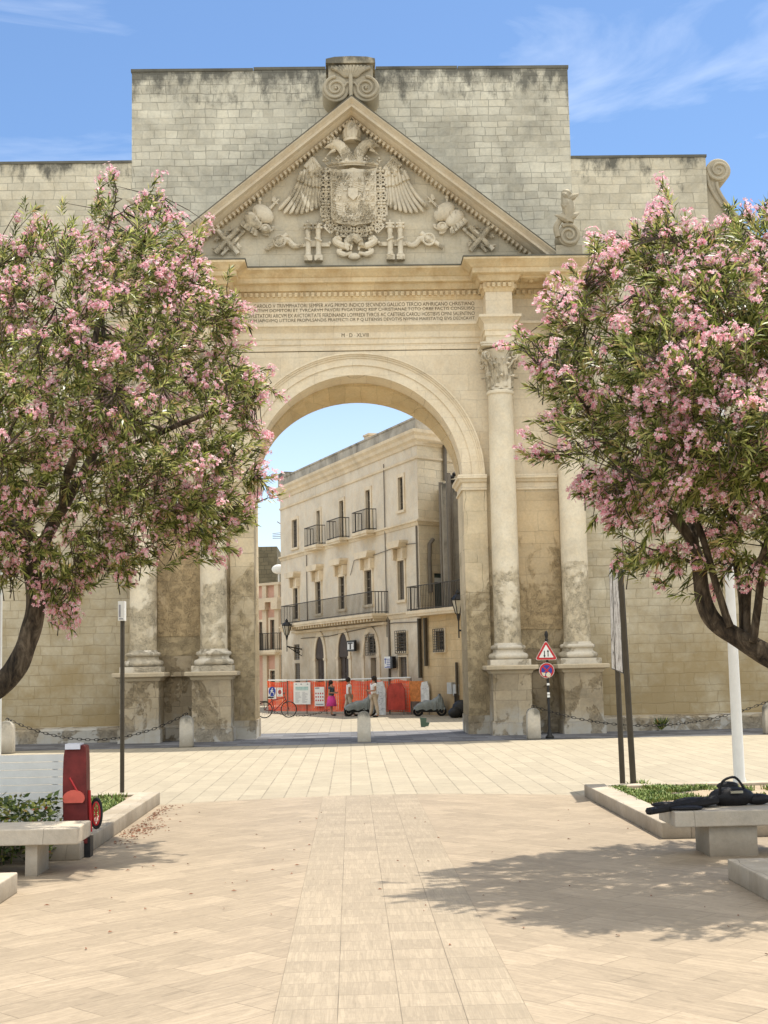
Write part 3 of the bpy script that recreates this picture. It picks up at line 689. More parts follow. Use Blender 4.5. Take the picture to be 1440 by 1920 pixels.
# open crown above the shield
b = MB()
cr = [T3(310, 790), T3(450, 775), T3(600, 768), T3(750, 772), T3(895, 788)]
rt(b, smoothp([(x, z, YRl-.30+.1*abs(i-2)/2) for i, (x, z) in enumerate(cr)]), .055, n=8)
rt(b, smoothp([(x, z-.07, YRl-.28+.1*abs(i-2)/2) for i, (x, z) in enumerate(cr)]), .03, n=6)
for x, y, k in [(305, 755, 1), (373, 762, 0), (447, 735, 2), (527, 752, 0), (607, 728, 2), (690, 750, 0), (765, 733, 2), (838, 755, 0), (905, 755, 1)]:
    p = T3(x, y); yy = YRl-.27
    b.tube([(p[0], yy, p[1]-.09), (p[0], yy, p[1]+.02)], .02, 5)
    if k == 0: b.ball((p[0], yy, p[1]+.03), .035, n=6, m=5)
    else:
        for q in ((-.06, .0), (.06, 0), (0, .065), (0, -.03)): b.ball((p[0]+q[0], yy, p[1]+q[1]+.01), .042, n=6, m=5)
b.build('shield_crown', M_relief, shield, smooth=True)
# double eagle heads
b = MB(); nb = []
def eagle(b, f):
    neck = smoothp([f(T3(560, 770)), f(T3(545, 690)), f(T3(500, 610)), f(T3(440, 560)), f(T3(385, 560))])
    n = len(neck); rt(b, [(x, z, YRl-.13) for x, z in neck], [.20-.07*i/n for i in range(n)], n=10)
    rn = random.Random(2)
    for i in range(1, n-2):
        x, z = neck[i]; r = .20-.07*i/n; dx, dz = neck[i+1][0]-neck[i-1][0], neck[i+1][1]-neck[i-1][1]; l = math.hypot(dx, dz); dx /= l; dz /= l
        for k in range(5):
            q = (k-2+(.5 if i % 2 else 0))*.42
            ox, oy = -dz*r*sin(q), -r*cos(q)
            cx_, cz_ = x+ox, z+dx*r*sin(q)
            M = Matrix.Translation((cx_, YRl-.13+oy, cz_)) @ Matrix.Rotation(-math.atan2(dz, dx), 4, 'Y')
            b.ball((0, 0, 0), .05, 1.3, .45, .75, 6, 4, M)
    x, z = f(T3(385, 565)); b.ball((x, YRl-.14, z), .135, 1.1, .8, .9, 10, 7)
    ex, ez = f(T3(384, 566)); b.tube([(ex, YRl-.27, ez), (ex, YRl-.25, ez)], .045, 8)
    rt(b, [(*f(T3(385, 555)), YRl-.15), (*f(T3(330, 575)), YRl-.15), (*f(T3(290, 592)), YRl-.15)], [.10, .06, .012], n=7)
    rt(b, [(*f(T3(410, 612)), YRl-.15), (*f(T3(360, 640)), YRl-.15), (*f(T3(315, 682)), YRl-.15)], [.075, .04, .01], n=7)
    for x1, y1 in ((330, 490), (360, 478), (400, 476), (440, 485)):   # crest crown on the head
        p = f(T3(x1, y1)); rt(b, [(p[0], p[1]-.14, YRl-.1), (p[0], p[1], YRl-.1)], .05, n=6); b.ball((p[0], YRl-.1, p[1]), .06, n=6, m=5)
eagle(b, lambda p: p); eagle(b, lambda p: (2*xc-p[0], p[1]))
b.build('eagle_head', M_relief, gate, smooth=True)
# imperial crown at the top
b = MB(); cx_, cz_ = T3(600, 520)
zt1 = T3(600, 330)[1]; Hc = zt1-cz_
b.lathe([(.02, cz_+.02), (.24, cz_), (.27, cz_-.02), (.28, cz_+.06), (.25, cz_+.08), (.27, cz_+.3), (.23, cz_+.48), (.14, cz_+.64), (.05, zt1)], (cx_, YRl-.12), 18)
for k in range(12):
    a = k*PI/6; b.tube([(cx_+.26*cos(a), YRl-.12+.26*sin(a), cz_+.1), (cx_+.275*cos(a), YRl-.12+.275*sin(a), cz_+.3), (cx_+.14*cos(a), YRl-.12+.14*sin(a), cz_+.65)], .025, 5)
zc_ = T3(600, 295)[1]
for q in ((-.09, 0), (.09, 0), (0, .09), (0, -.09), (0, 0)): b.ball((cx_+q[0], YRl-.14, zc_+q[1]), .052, n=7, m=5)
b.build('imperial_crown', M_relief, gate, smooth=True)
# wings
b = MB()
def feather(b, pts, r0, r1, y):
    pts = smoothp(pts, 5); n = len(pts)
    b.tube([(p[0], y, p[1]) for p in pts], [r0+(r1-r0)*sin(PI*min(1, i/(n-1)*1.15)**.8*.55)-(.6*r1 if i == n-1 else 0) for i in range(n)], 7)
ends = [(880, 535), (935, 575), (1000, 583), (1060, 588), (1120, 582), (1180, 565), (1235, 548), (1285, 528), (1330, 508)]
starts = [(1100, 225), (1130, 240), (1155, 255), (1180, 262), (1205, 268), (1232, 272), (1262, 278), (1292, 284), (1325, 290)]
for i, (s_, e_) in enumerate(zip(starts, ends)):
    mx_ = s_[0]*.55+e_[0]*.45+(14-2*i)-6; my = s_[1]*.5+e_[1]*.5+8
    e2 = T4(*e_); 
    feather(b, [T4(*s_), T4(mx_, my), e2], .045, .062, YRl-.07)
mid = [((1130, 130), (1085, 235)), ((1160, 110), (1130, 250)), ((1195, 100), (1170, 275)), ((1225, 90), (1210, 290)), ((1255, 95), (1250, 305)), ((1285, 105), (1290, 300)), ((1315, 125), (1325, 310))]
for s_, e_ in mid: feather(b, [T4(*s_), T4((s_[0]+e_[0])/2, (s_[1]+e_[1])/2), T4(*e_)], .05, .062, YRl-.12)
for s_, e_ in [((1190, 40), (1160, 90)), ((1210, 30), (1215, 150)), ((1235, 30), (1260, 160)), ((1262, 50), (1300, 190)), ((1290, 80), (1335, 200)), ((1225, 60), (1235, 200))]:
    feather(b, [T4(*s_), T4((s_[0]+e_[0])/2+4, (s_[1]+e_[1])/2), T4(*e_)], .045, .055, YRl-.17)
pts = smoothp([T4(1165, 90), T4(1205, 45), T4(1240, 0), T4(1265, 20), T4(1300, 70), T4(1345, 130)]); rt(b, [(x, z, YRl-.16) for x, z in pts], .075, n=8)
b.build('eagle_wing', M_relief, gate, smooth=True)
w2 = MB(); w2.v = [(2*xc-a[0], a[1], a[2]) for a in b.v]; w2.f = [f[::-1] for f in b.f]; w2.mi = b.mi[:]
w2.build('eagle_wing', M_relief, gate, smooth=True)
# pairs of pillars, cannon, cuirass, helmet, logs: left then mirrored
def both(fn, name, smooth=True):
    for s in (0, 1):
        b = MB(); fn(b)
        if s: b.v = [(2*xc-a[0], a[1], a[2]) for a in b.v]; b.f = [f[::-1] for f in b.f]
        b.build(name, M_relief, gate, smooth=smooth)
def pillars(b):
    z0 = T4(1200, 1095)[1]; z1 = T4(1200, 690)[1]; H = z1-z0
    for xx in (1197, 1307):
        x = T4(xx, 900)[0]; y = YRl-.08
        b.box(x-.125, x+.125, y-.13, y+.1, z0, z0+.16)
        b.lathe([(.11, z0+.16), (.12, z0+.19), (.09, z0+.23), (.085, z0+.3), (.075, z1-.32), (.09, z1-.28), (.085, z1-.24), (.12, z1-.06)], (x, y), 12)
        b.box(x-.13, x+.13, y-.12, y+.08, z1-.06, z1-.01)
        for q in (-.1, 0, .1): b.ball((x+q, y-.08, z1-.15), .045, n=6, m=5)
        b.ball((x, y, z1+.05), .04, 1, 1, 1.8, 6, 5)
        b.tube([(x-.1, y-.07, z0+H*.60), (x, y-.105, z0+H*.56), (x+.1, y-.07, z0+H*.52)], .03, 5)
    zr = T4(1200, 910)[1]; x0, x1 = T4(1130, 900)[0], T4(1430, 900)[0]
    b.box(x0, x1, YRl-.05, YRl, zr-.06, zr+.06); b.ball((x1, YRl-.03, zr+.05), .06, n=6, m=5)
    b.box(T4(1225, 900)[0], T4(1290, 900)[0], YRl-.05, YRl, zr+.06, zr+.13)
both(pillars, 'relief_pillars')
def cannon(b):
    c = T4(887, 878); r = (T4(958, 878)[0]-T4(815, 878)[0])/2
    def circ(rr, t): b.tube([(c[0]+rr*cos(a), YRl-.12, c[1]+rr*sin(a)) for a in [i*PI/10 for i in range(21)]], t, 6, caps=False)
    circ(r*.88, .035); circ(r*.17, .03)
    for k in range(14): a = k*2*PI/14; b.tube([(c[0]+r*.15*cos(a), YRl-.12, c[1]+r*.15*sin(a)), (c[0]+r*.88*cos(a), YRl-.12, c[1]+r*.88*sin(a))], .016, 5)
    b.ball((c[0], YRl-.13, c[1]), .04, n=6, m=5)
    rt(b, [T4(735, 970), T4(790, 925), T4(900, 860), T4(970, 800)], [.065, .07, .085, .075], y=YRl-.06, n=10)
    rt(b, smoothp([T4(940, 862), T4(985, 870), T4(1030, 915), T4(1080, 930), T4(1120, 905), T4(1115, 895)]), [.11]*6+[.09]*8+[.075]*8+[.05]*4, y=YRl-.04, n=8)
both(cannon, 'relief_cannon')
def cuirass(b):
    body = [T4(*p) for p in [(650, 495), (690, 480), (770, 515), (790, 560), (785, 640), (760, 665), (700, 680), (650, 720), (630, 770), (615, 825), (460, 705), (500, 640), (560, 590), (630, 560), (640, 520)]]
    b.prism(body, YRl-.10, YRl)
    c = T4(710, 580); M = Matrix.Translation((c[0], YRl-.10, c[1])) @ Matrix.Rotation(R_(40), 4, 'Y'); b.ball((0, 0, 0), .30, 1.25, .45, .85, 12, 8, M)
    c = T4(600, 650); M = Matrix.Translation((c[0], YRl-.08, c[1])) @ Matrix.Rotation(R_(40), 4, 'Y'); b.ball((0, 0, 0), .30, 1.1, .4, .8, 12, 8, M)
    for k in range(5):      # tassets / pleats
        a = T4(510+k*32, 665+k*24); e = T4(470+k*38, 712+k*28); rt(b, [a, e], [.06, .075], y=YRl-.11, n=6)
    rt(b, [T4(675, 480), T4(670, 430)], .045, n=6); b.ball((T4(672, 420)[0], YRl-.05, T4(672, 420)[1]), .07, n=7, m=5)
    # halberd / torch through the arm
    rt(b, [T4(780, 520), T4(835, 460), T4(900, 395)], [.05, .04, .012], n=6)
    b.prism([T4(800, 430), T4(825, 385), T4(850, 380), T4(850, 430), T4(820, 450)], YRl-.07, YRl); rt(b, [T4(830, 440), T4(870, 470)], .03, n=5)
    rt(b, [T4(510, 760), T4(400, 870), T4(260, 1020)], .05, y=YRl-.03, n=6)
    rt(b, [T4(770, 655), T4(800, 680)], .035, n=5)
both(cuirass, 'relief_cuirass')
def helmet(b):
    c = T4(735, 740); M = Matrix.Translation((c[0], YRl-.06, c[1])) @ Matrix.Rotation(R_(-15), 4, 'Y')
    b.ball((0, 0, .0), .165, 1.05, .7, 1, 12, 8, M); b.tube([M @ Vector((.10*cos(a), -.11, .10*sin(a))) for a in [i*PI/6 for i in range(13)]], .02, 5)
    rt(b, [T4(665, 745), T4(700, 745)], [.02, .06], n=6); rt(b, smoothp([T4(700, 775), T4(730, 800), T4(770, 805)]), .045, n=6); rt(b, smoothp([T4(770, 770), T4(810, 745), T4(825, 715), T4(800, 725)]), [.03]*15+[.015], n=6)
both(helmet, 'relief_helmet')
def logs(b):
    for a, e in (((205, 745), (440, 1015)), ((190, 1005), (440, 745))):
        rt(b, [T4(*a), T4((a[0]+e[0])/2, (a[1]+e[1])/2), T4(*e)], [.075, .085, .08], y=YRl-.09, n=9)
    rn = random.Random(5)
    for x, y in ((205, 835), (200, 955), (300, 800), (310, 945), (390, 860), (430, 930), (370, 750), (440, 750), (200, 745)):
        p = T4(x, y)
        for k in range(5):
            a = rn.uniform(0, 2*PI); rt(b, [p, (p[0]+.13*cos(a), p[1]+.13*sin(a))], [.05, .015], n=5)
both(logs, 'relief_crossed_logs')
# scroll cartouche with the hanging fleece
b = MB()
def scr(f):
    rt(b, smoothp([f(T3(600, 1690)), f(T3(520, 1690)), f(T3(430, 1650)), f(T3(415, 1610)), f(T3(450, 1590)), f(T3(465, 1625)), f(T3(445, 1635))]), [.06]*5+[.11]*10+[.08]*10+[.06]*5+[.02], y=YRl-.08, n=8)
    rt(b, smoothp([f(T3(600, 1760)), f(T3(520, 1780)), f(T3(460, 1760)), f(T3(460, 1730)), f(T3(490, 1735))]), [.06]*5+[.09]*10+[.05]*5+[.03], y=YRl-.07, n=8)
scr(lambda p: p); scr(lambda p: (2*xc-p[0]+.05, p[1]))
c = T3(625, 1800); b.ball((c[0], YRl-.06, c[1]), .16, 1.2, .6, .7, 10, 7)
rt(b, smoothp([T3(545, 1700), T3(560, 1640), T3(620, 1600), T3(690, 1650), T3(700, 1700)]), [.10]*4+[.13]*12+[.09]*4+[.06], y=YRl-.17, n=9)
rt(b, [T3(550, 1670), T3(540, 1720), T3(560, 1745)], [.09, .08, .04], y=YRl-.18, n=8)
for xx in (600, 690): rt(b, [T3(xx, 1660), T3(xx-15, 1740)], [.06, .03], y=YRl-.15, n=6)
b.build('scroll_cartouche', M_relief, gate, smooth=True)
# ------------ scroll block over the apex
def spiral(b, c, R0, turns, rad, sgn=1, y=0, a0=PI/2, n=60, k=.86, M=None):
    pts = []; rd = []
    for i in range(n+1):
        t = i/n; r = R0*(1-k*t); a = a0+sgn*turns*2*PI*t; p = Vector((c[0]+r*cos(a), y, c[1]+r*sin(a))); pts.append(M @ p if M is not None else p); rd.append(rad*(1-.55*t))
    b.tube(pts, rd, 8)
b = MB(); yf = 39.85
for sx in (-1, 1):
    c = (sx*.47-.01, 19.87)
    b.lathe([(.40, 0), (.42, .02), (.42, 1.25), (.40, 1.27)], (0, 0), 32, Matrix.Translation((c[0], yf, c[1])) @ Matrix.Rotation(-PI/2, 4, 'X'))
    spiral(b, c, .37, 2.1, .058, -sx, yf-.02, PI/2)
    b.ball((c[0], yf-.02, c[1]), .05, n=8, m=5)
b.box(-.70, .68, yf+.03, D+.1, 19.7, 20.72)
b.build('scroll_block', M_scroll, gate, smooth=True)
b = MB()
for k in range(11):
    t = (k-5)/5; a = t*1.15; x0 = t*.16; x1 = t*.60; z1 = 20.58-.05*t*t
    b.tube(smoothp([(-.01+x0, yf-.01, 20.22), (-.01+(x0+x1)*.5, yf-.05, 20.42), (-.01+x1, yf-.03, z1)], 4), [.02]+[.045]*3+[.06]*5, 7)
b.tube([(-.01, yf-.03, 19.6), (-.01, yf-.05, 20.0), (-.01, yf-.04, 20.3)], [.05, .07, .06], 8)
for k in (-1, 1): b.tube(smoothp([(-.01, yf-.03, 20.05), (-.01+k*.12, yf-.05, 20.02), (-.01+k*.2, yf-.04, 19.9)], 4), .03, 6)
ce = [(-.78, 20.66), (-.77, 20.80), (-.5, 20.86), (0, 20.88), (.5, 20.86), (.75, 20.80), (.76, 20.66)]
b.prism(ce, yf-.08, D+.3)
b.build('palmette', M_scroll, gate, smooth=True)
# ------------ acroterion scrolls at the ends of the pediment
for sx in (-1, 1):
    b = MB(); c = (sx*6.52, 14.95); y0 = 39.4
    b.lathe([(.32, 0), (.34, .02), (.34, .7), (.32, .72)], (0, 0), 28, Matrix.Translation((c[0], y0, c[1])) @ Matrix.Rotation(-PI/2, 4, 'X'))
    spiral(b, c, .34, 2.0, .06, -sx, y0-.02, PI*.7 if sx > 0 else PI*.3)
    b.box(c[0]-.4, c[0]+.4, y0+.05, y0+.65, 14.3, 14.66)
    b.tube(smoothp([(c[0]-sx*.34, y0, 14.9), (c[0]-sx*.38, y0, 15.2), (c[0]-sx*.2, y0, 15.5), (c[0]-sx*.02, y0, 15.7)]), [.09]*16, 8)
    b.tube(smoothp([(c[0]-sx*.02, y0, 15.35), (c[0]+sx*.02, y0-.02, 15.75), (c[0]-sx*.06, y0, 16.1), (c[0]+sx*.02, y0, 16.4)]), [.18]*4+[.2]*5+[.15]*5+[.06, .02], 8)
    for q, z, l in ((-1, 15.5, .42), (1, 15.55, .32), (-1, 15.85, .2), (1, 16.15, .34), (-1, 16.2, .18)):
        b.tube(smoothp([(c[0], y0-.05, z-.12), (c[0]+q*sx*l*.5, y0-.1, z-.02), (c[0]+q*sx*l, y0-.06, z+.06)], 4), [.10]*5+[.07, .05, .03, .015], 7)
    b.build('acroterion', M_scroll, gate, smooth=True)
# volute bracket at the right end of the high wall
b = MB(); c = (11.66, 17.55)
b.lathe([(.36, 0), (.39, .03), (.39, 1.2), (.36, 1.23)], (0, 0), 32, Matrix.Translation((c[0], D+.1, c[1])) @ Matrix.Rotation(-PI/2, 4, 'X'))
spiral(b, c, .35, 1.9, .06, 1, D+.09, PI*.85)
sp = [(11.24, 17.55), (11.26, 17.2), (11.42, 16.75), (11.72, 16.3), (12.15, 15.7), (12.5, 15.2), (12.9, 15.0), (11.24, 15.0)]
sp2 = smoothp([(11.62, 17.16), (11.65, 16.95), (11.82, 16.6), (12.1, 16.2), (12.5, 15.6), (13.0, 15.25), (13.6, 15.0)])
b.prism([(11.24, 15.0), (11.24, 17.6)]+sp2, D+.14, D+1.3)
b.tube([(x, D+.12, z) for x, z in smoothp([(11.29, 17.55), (11.33, 17.1), (11.5, 16.7), (11.8, 16.25), (12.3, 15.6)])], .055, 8)
b.tube([(x-.04, D+.12, z) for x, z in sp2], .055, 8)
b.build('volute_bracket', M_scroll, gate, smooth=True)
b = MB(); b.box(13.4, 24, D-.03, D+1.85, 15.0, 15.08); b.build('wall_coping', M_coping, gate)

# ------------------------------------------------------------------ the street beyond the gate
M_plast = stone('palace plaster', (.69, .62, .50), 0, 0, var=.12, mottled=.35, grain=.15, damp=(0, 5.0, (.33, .25, .15)), orange=.16, stain=(7.5, 15.0, .3))
M_plast2 = stone('palace ashlar', (.70, .61, .45), .8, .36, .01, .14, .4, orange=.12)
M_trim = stone('palace trim', (.72, .62, .46), 0, 0, var=.16, grain=.2, orange=.15)
M_para = stone('blackened parapet', (.40, .37, .31), 0, 0, var=.4, grain=.3, stain=(12.3, 13.4, .8))
M_wing = stone('crumbling wing wall', (.58, .45, .27), .7, .34, .008, .16, .3, orange=.25, damp=(0, 3.0, (.33, .24, .14)))
M_tower = stone('stained wall', (.30, .27, .22), 0, 0, var=.4, stain=(5, 12, .8))
M_pink = stone('pink plaster', (.56, .34, .25), 0, 0, var=.12, grain=.1)
M_cream = stone('cream plaster', (.62, .52, .38), 0, 0, var=.1, grain=.1)
M_tuff = stone('dark tuff block', (.16, .14, .09), .5, .28, .02, .25, .5)
M_glass = plain('dark window glass', (.035, .032, .028), .25, 0, .3, bumpy=0)
M_shut = plain('grey brown shutter', (.17, .14, .10), .7, 0, .2)
M_door = plain('dark wood door', (.05, .032, .022), .6, 0, .3)
M_rail = plain('weathered iron railing', (.07, .062, .052), .7, .3)
M_gpipe = plain('grey pipe', (.16, .14, .115), .6, .2)
A_, B_ = (2.75, 58.64), (-4.25, 77.3)
FL = math.hypot(B_[0]-A_[0], B_[1]-A_[1]); ux, uy = (B_[0]-A_[0])/FL, (B_[1]-A_[1])/FL
fnx, fny = uy, -ux
if fnx*(CX-A_[0])+fny*(0-A_[1]) < 0: fnx, fny = -fnx, -fny        # outward normal, to the street
MF = Matrix(((ux, -fnx, 0, A_[0]), (uy, -fny, 0, A_[1]), (0, 0, 1, 0), (0, 0, 0, 1)))   # local x along the facade, -y outward
pal = thing('palace', 'three storey cream plaster palace with iron balconies seen through the arch', 'building', (A_[0], A_[1], 0))
def FC(cx, cy): return hitplane(480+cx*.3437, 740+cy*.3437, A_, B_)
def frect(x0, y0, x1, y1):
    """pixel rectangle on the facade -> s0, s1, z0, z1 (s grows to the far end)"""
    xm = (x0+x1)/2; s1 = FC(x0, (y0+y1)/2)[0]; s0 = FC(x1, (y0+y1)/2)[0]
    zt_ = FC(xm, y0)[1]; zb_ = FC(xm, y1)[1]; return s0, s1, zb_, zt_
ZG, ZS1, ZS2, ZF, ZC0, ZC1, ZP = 0, 4.44, 8.41, 11.5, 11.9, 12.45, 13.0
def wallholes(b, s0, s1, z0, z1, holes, y=0, depth=.35, M=MF):
    """wall face with real openings: grid of cells minus the holes, plus reveals"""
    xs = sorted({s0, s1, *[h[0] for h in holes], *[h[1] for h in holes]}); zs = sorted({z0, z1, *[h[2] for h in holes], *[h[3] for h in holes]})
    xs = [x for x in xs if s0 <= x <= s1]; zs = [z for z in zs if z0 <= z <= z1]
    for i in range(len(xs)-1):
        for j in range(len(zs)-1):
            xm, zm = (xs[i]+xs[i+1])/2, (zs[j]+zs[j+1])/2
            if any(h[0] < xm < h[1] and h[2] < zm < h[3] for h in holes): continue
            b.add([M @ Vector(q) for q in ((xs[i], y, zs[j]), (xs[i+1], y, zs[j]), (xs[i+1], y, zs[j+1]), (xs[i], y, zs[j+1]))], [(0, 1, 2, 3)])
    for a, c, d, e in holes:
        for q in (((a, y, d), (a, y+depth, d), (a, y+depth, e), (a, y, e)), ((c, y, d), (c, y, e), (c, y+depth, e), (c, y+depth, d)), ((a, y, d), (c, y, d), (c, y+depth, d), (a, y+depth, d)), ((a, y, e), (a, y+depth, e), (c, y+depth, e), (c, y, e))):
            b.add([M @ Vector(t) for t in q], [(0, 1, 2, 3)])
top = [frect(200, 682, 228, 835), frect(335, 633, 353, 805), frect(460, 578, 482, 790), frect(603, 520, 627, 740), frect(780, 450, 806, 632)]
fst = [frect(207, 1055, 232, 1225), frect(328, 1020, 357, 1195), frect(455, 992, 487, 1170), frect(597, 957, 635, 1145), frect(778, 905, 812, 1120)]
gar = [frect(330, 1440, 378, 1760), frect(455, 1430, 512, 1760)]
gsm = [frect(207, 1362, 238, 1447), frect(212, 1465, 240, 1600), frect(775, 1297, 825, 1400), frect(783, 1430, 828, 1545), frect(612, 1318, 652, 1412), frect(628, 1435, 657, 1760)]
gar = [(a, c, 0.0, e) for a, c, d, e in gar]; gsm[5] = (gsm[5][0], gsm[5][1], 0.0, gsm[5][3]); gsm[1] = (gsm[1][0], gsm[1][1], .5, gsm[1][3])
b = MB()
holes = top+fst+gsm+gar
wallholes(b, 0, FL, 0, ZC0, holes)
# back, far end
b.add([MF @ Vector(q) for q in ((FL, 0, 0), (FL, 9, 0), (FL, 9, ZP), (FL, 0, ZP))], [(0, 1, 2, 3)])
b.add([MF @ Vector(q) for q in ((0, 0, ZC0), (FL, 0, ZC0), (FL, 9, ZC0+.1), (0, 9, ZC0+.1))], [(0, 1, 2, 3)])
b.build('facade_wall', M_plast, pal, fix=False)
# arched heads cut as dark leaves with an arch moulding
def archhead(a, c, z, parent, rise=None):
    r = (c-a)/2; xm = (a+c)/2; b = MB(); n = 16
    pts = [(xm+r*cos(PI*i/n), z+(rise or r)*sin(PI*i/n)) for i in range(n+1)]
    b.add([MF @ Vector((x, -.012, q)) for x, q in pts], [tuple(range(n+1))]); return b
for a, c, d, e in gar:
    b = archhead(a, c, e, pal, (c-a)*.5+.45)
    b.box(a, c, .12, .16, d, e, MF)
    dd = b.build('arched_door', M_door, pal, fix=False)
    b = MB()
    for k in range(2):
        x0 = a+(c-a)*(.05+.5*k); x1 = a+(c-a)*(.45+.5*k)
        for q in range(3): b.box(x0, x1, .09, .12, d+.1+q*(e-d)/3, d+(q+1)*(e-d)/3, MF)
    b.box(a, c, .06, .12, e-.06, e+.04, MF); b.build('door_panel', M_door, dd)
for a, c, e, r_ in [(gar[0][0], gar[0][1], gar[0][3], .45), (gar[1][0], gar[1][1], gar[1][3], .45), (FC(665, 1400)[0], FC(592, 1400)[0], FC(625, 1420)[1], .2)]:
    b = MB(); r = (c-a)/2; xm = (a+c)/2; n = 20; R2 = r+.28
    for i in range(n):
        q = []
        for k in (i, i+1):
            t = PI*k/n; q.append((xm+r*cos(t), e+(r+r_)*sin(t), xm+R2*cos(t), e+(R2+r_)*sin(t)))
        (x0, z0, x1, z1), (x2, z2, x3, z3) = q
        vs = [MF @ Vector(v) for v in ((x0, -.06, z0), (x2, -.06, z2), (x3, -.06, z3), (x1, -.06, z1), (x0, 0, z0), (x2, 0, z2), (x3, 0, z3), (x1, 0, z1))]
        b.add(vs, [(0, 1, 2, 3), (4, 7, 6, 5), (0, 4, 5, 1), (3, 2, 6, 7)])
    for s in (-1, 1): b.box(xm+s*(r+.16)-.16, xm+s*(r+.16)+.16, -.05, 0, 0, e, MF); b.box(xm+s*(r+.16)-.2, xm+s*(r+.16)+.2, -.09, 0, e-.1, e+.02, MF)
    b.build('door_arch', M_trim, pal)
# string courses and cornice
Cn = (5.3, 60.7)
pathL = [(B_[0], B_[1]), (A_[0], A_[1]), Cn]
def swp(prof, path=pathL, mat=M_trim, nm='string_course'):
    b = MB(); b.sweep(prof, path); return b.build(nm, mat, pal)
swp([(-.1, ZS2-.16), (.04, ZS2-.16), (.08, ZS2-.02), (.16, ZS2), (.16, ZS2+.08), (-.1, ZS2+.1)])
swp([(-.1, ZS1-.2), (.05, ZS1-.2), (.10, ZS1-.04), (.16, ZS1), (.16, ZS1+.06), (-.1, ZS1+.08)], pathL[:2])
swp([(-.1, ZF-.3), (.06, ZF-.3), (.08, ZF-.2), (-.1, ZF-.18)])
swp([(-.4, ZC0-.1), (.05, ZC0-.1), (.1, ZC0+.05), (.2, ZC0+.15), (.24, ZC0+.3), (.34, ZC0+.42), (.36, ZC1), (-.4, ZC1+.02)], nm='cornice')
swp([(-.4, ZC1+.01), (.12, ZC1+.01), (.12, ZP-.05), (.16, ZP-.05), (.16, ZP+.03), (-.4, ZP+.04)], mat=M_para, nm='parapet')
b = MB(); b.box(FL-.9, FL+.15, -.05, .9, ZP, ZP+.35, MF)
c1 = FC(582, 218); c2 = FC(447, 306)
b.build('parapet_block', M_para, pal)
for cc, hw_ in ((c1, .34), (c2, .14)): b = MB(); b.box(cc[0]-hw_, cc[0]+hw_, .2, .2+hw_*1.6, ZC1, cc[1]-.06, MF); b.box(cc[0]-hw_-.05, cc[0]+hw_+.05, .15, .25+hw_*1.6, cc[1]-.06, cc[1]+.03, MF); b.build('chimney', M_trim, pal)

# return wall on the right, upper floors (ashlar)
vA, vC = Vector((A_[0], A_[1], 0)), Vector((Cn[0], Cn[1], 0)); rl = (vC-vA).length; rx = (vC-vA).normalized(); 
MR = Matrix(((rx.x, -rx.y, 0, A_[0]), (rx.y, rx.x, 0, A_[1]), (0, 0, 1, 0), (0, 0, 0, 1)))     # local y goes inward
def FR(cx, cy): return hitplane(480+cx*.3437, 740+cy*.3437, A_, Cn)
def rrect(x0, y0, x1, y1):
    a = FR(x0, (y0+y1)/2)[0]; c = FR(x1, (y0+y1)/2)[0]; return a, c, FR((x0+x1)/2, y1)[1], FR((x0+x1)/2, y0)[1]
dr_ = rrect(972, 975, 1024, 1165)
b = MB(); wallholes(b, 0, rl, 0, ZC0, [dr_], M=MR); b.build('return_wall', M_plast2, pal, fix=False)
b = MB(); b.box(dr_[0], dr_[1], .1, .14, dr_[2], dr_[3], MR); dd = b.build('balcony_door', plain('grey green door', (.10, .13, .12), .4), pal)
b = MB(); b.box(dr_[0], dr_[1], .06, .10, dr_[2]+1.15, dr_[2]+1.35, MR); b.build('door_bar', M_white, dd)
b = MB()
for q in ((dr_[0]-.1, dr_[0], dr_[2], dr_[3]+.1), (dr_[1], dr_[1]+.1, dr_[2], dr_[3]+.1), (dr_[0], dr_[1], dr_[3], dr_[3]+.1)): b.box(q[0], q[1], -.03, .1, q[2], q[3], MR)
b.build('door_frame', M_cream, dd)
# windows
def window(h, y=.12, kind='glass', par=pal, M=MF, name='window', surround=.16, open_leaf=0):
    a, c, d, e = h; b = MB(); b.box(a, c, y, y+.03, d, e, M)
    wi = b.build(name, M_glass if kind == 'glass' else M_shut, par)
    b = MB(); t = .05
    for q in ((a, a+t, d, e), (c-t, c, d, e), ((a+c)/2-.03, (a+c)/2+.03, d, e), (a, c, d, d+t), (a, c, e-t, e)): b.box(q[0], q[1], y-.05, y, q[2], q[3], M)
    if kind == 'glass':
        for k in (1, 2, 3): z = d+(e-d)*k/4; b.box(a, c, y-.04, y, z-.02, z+.02, M)
    else:
        n = int((e-d)/.11)
        for k in range(n): z = d+(e-d)*(k+.5)/n; b.box(a+t, c-t, y-.03, y, z-.02, z+.02, M)
    b.build('window_frame', M_shut if kind == 'glass' else M_gpipe, wi)
    if surround:
        b = MB(); s = surround
        for q in ((a-s, a, d, e+s), (c, c+s, d, e+s), (a, c, e, e+s)): b.box(q[0], q[1], -.05, .02, q[2], q[3], M)
        b.box(a-s-.05, c+s+.05, -.10, .02, d-.12, d, M); b.build('window_surround', M_trim, wi)
    return wi
for i, h in enumerate(top): window(h, kind='shutter' if i in (0,) else 'glass')
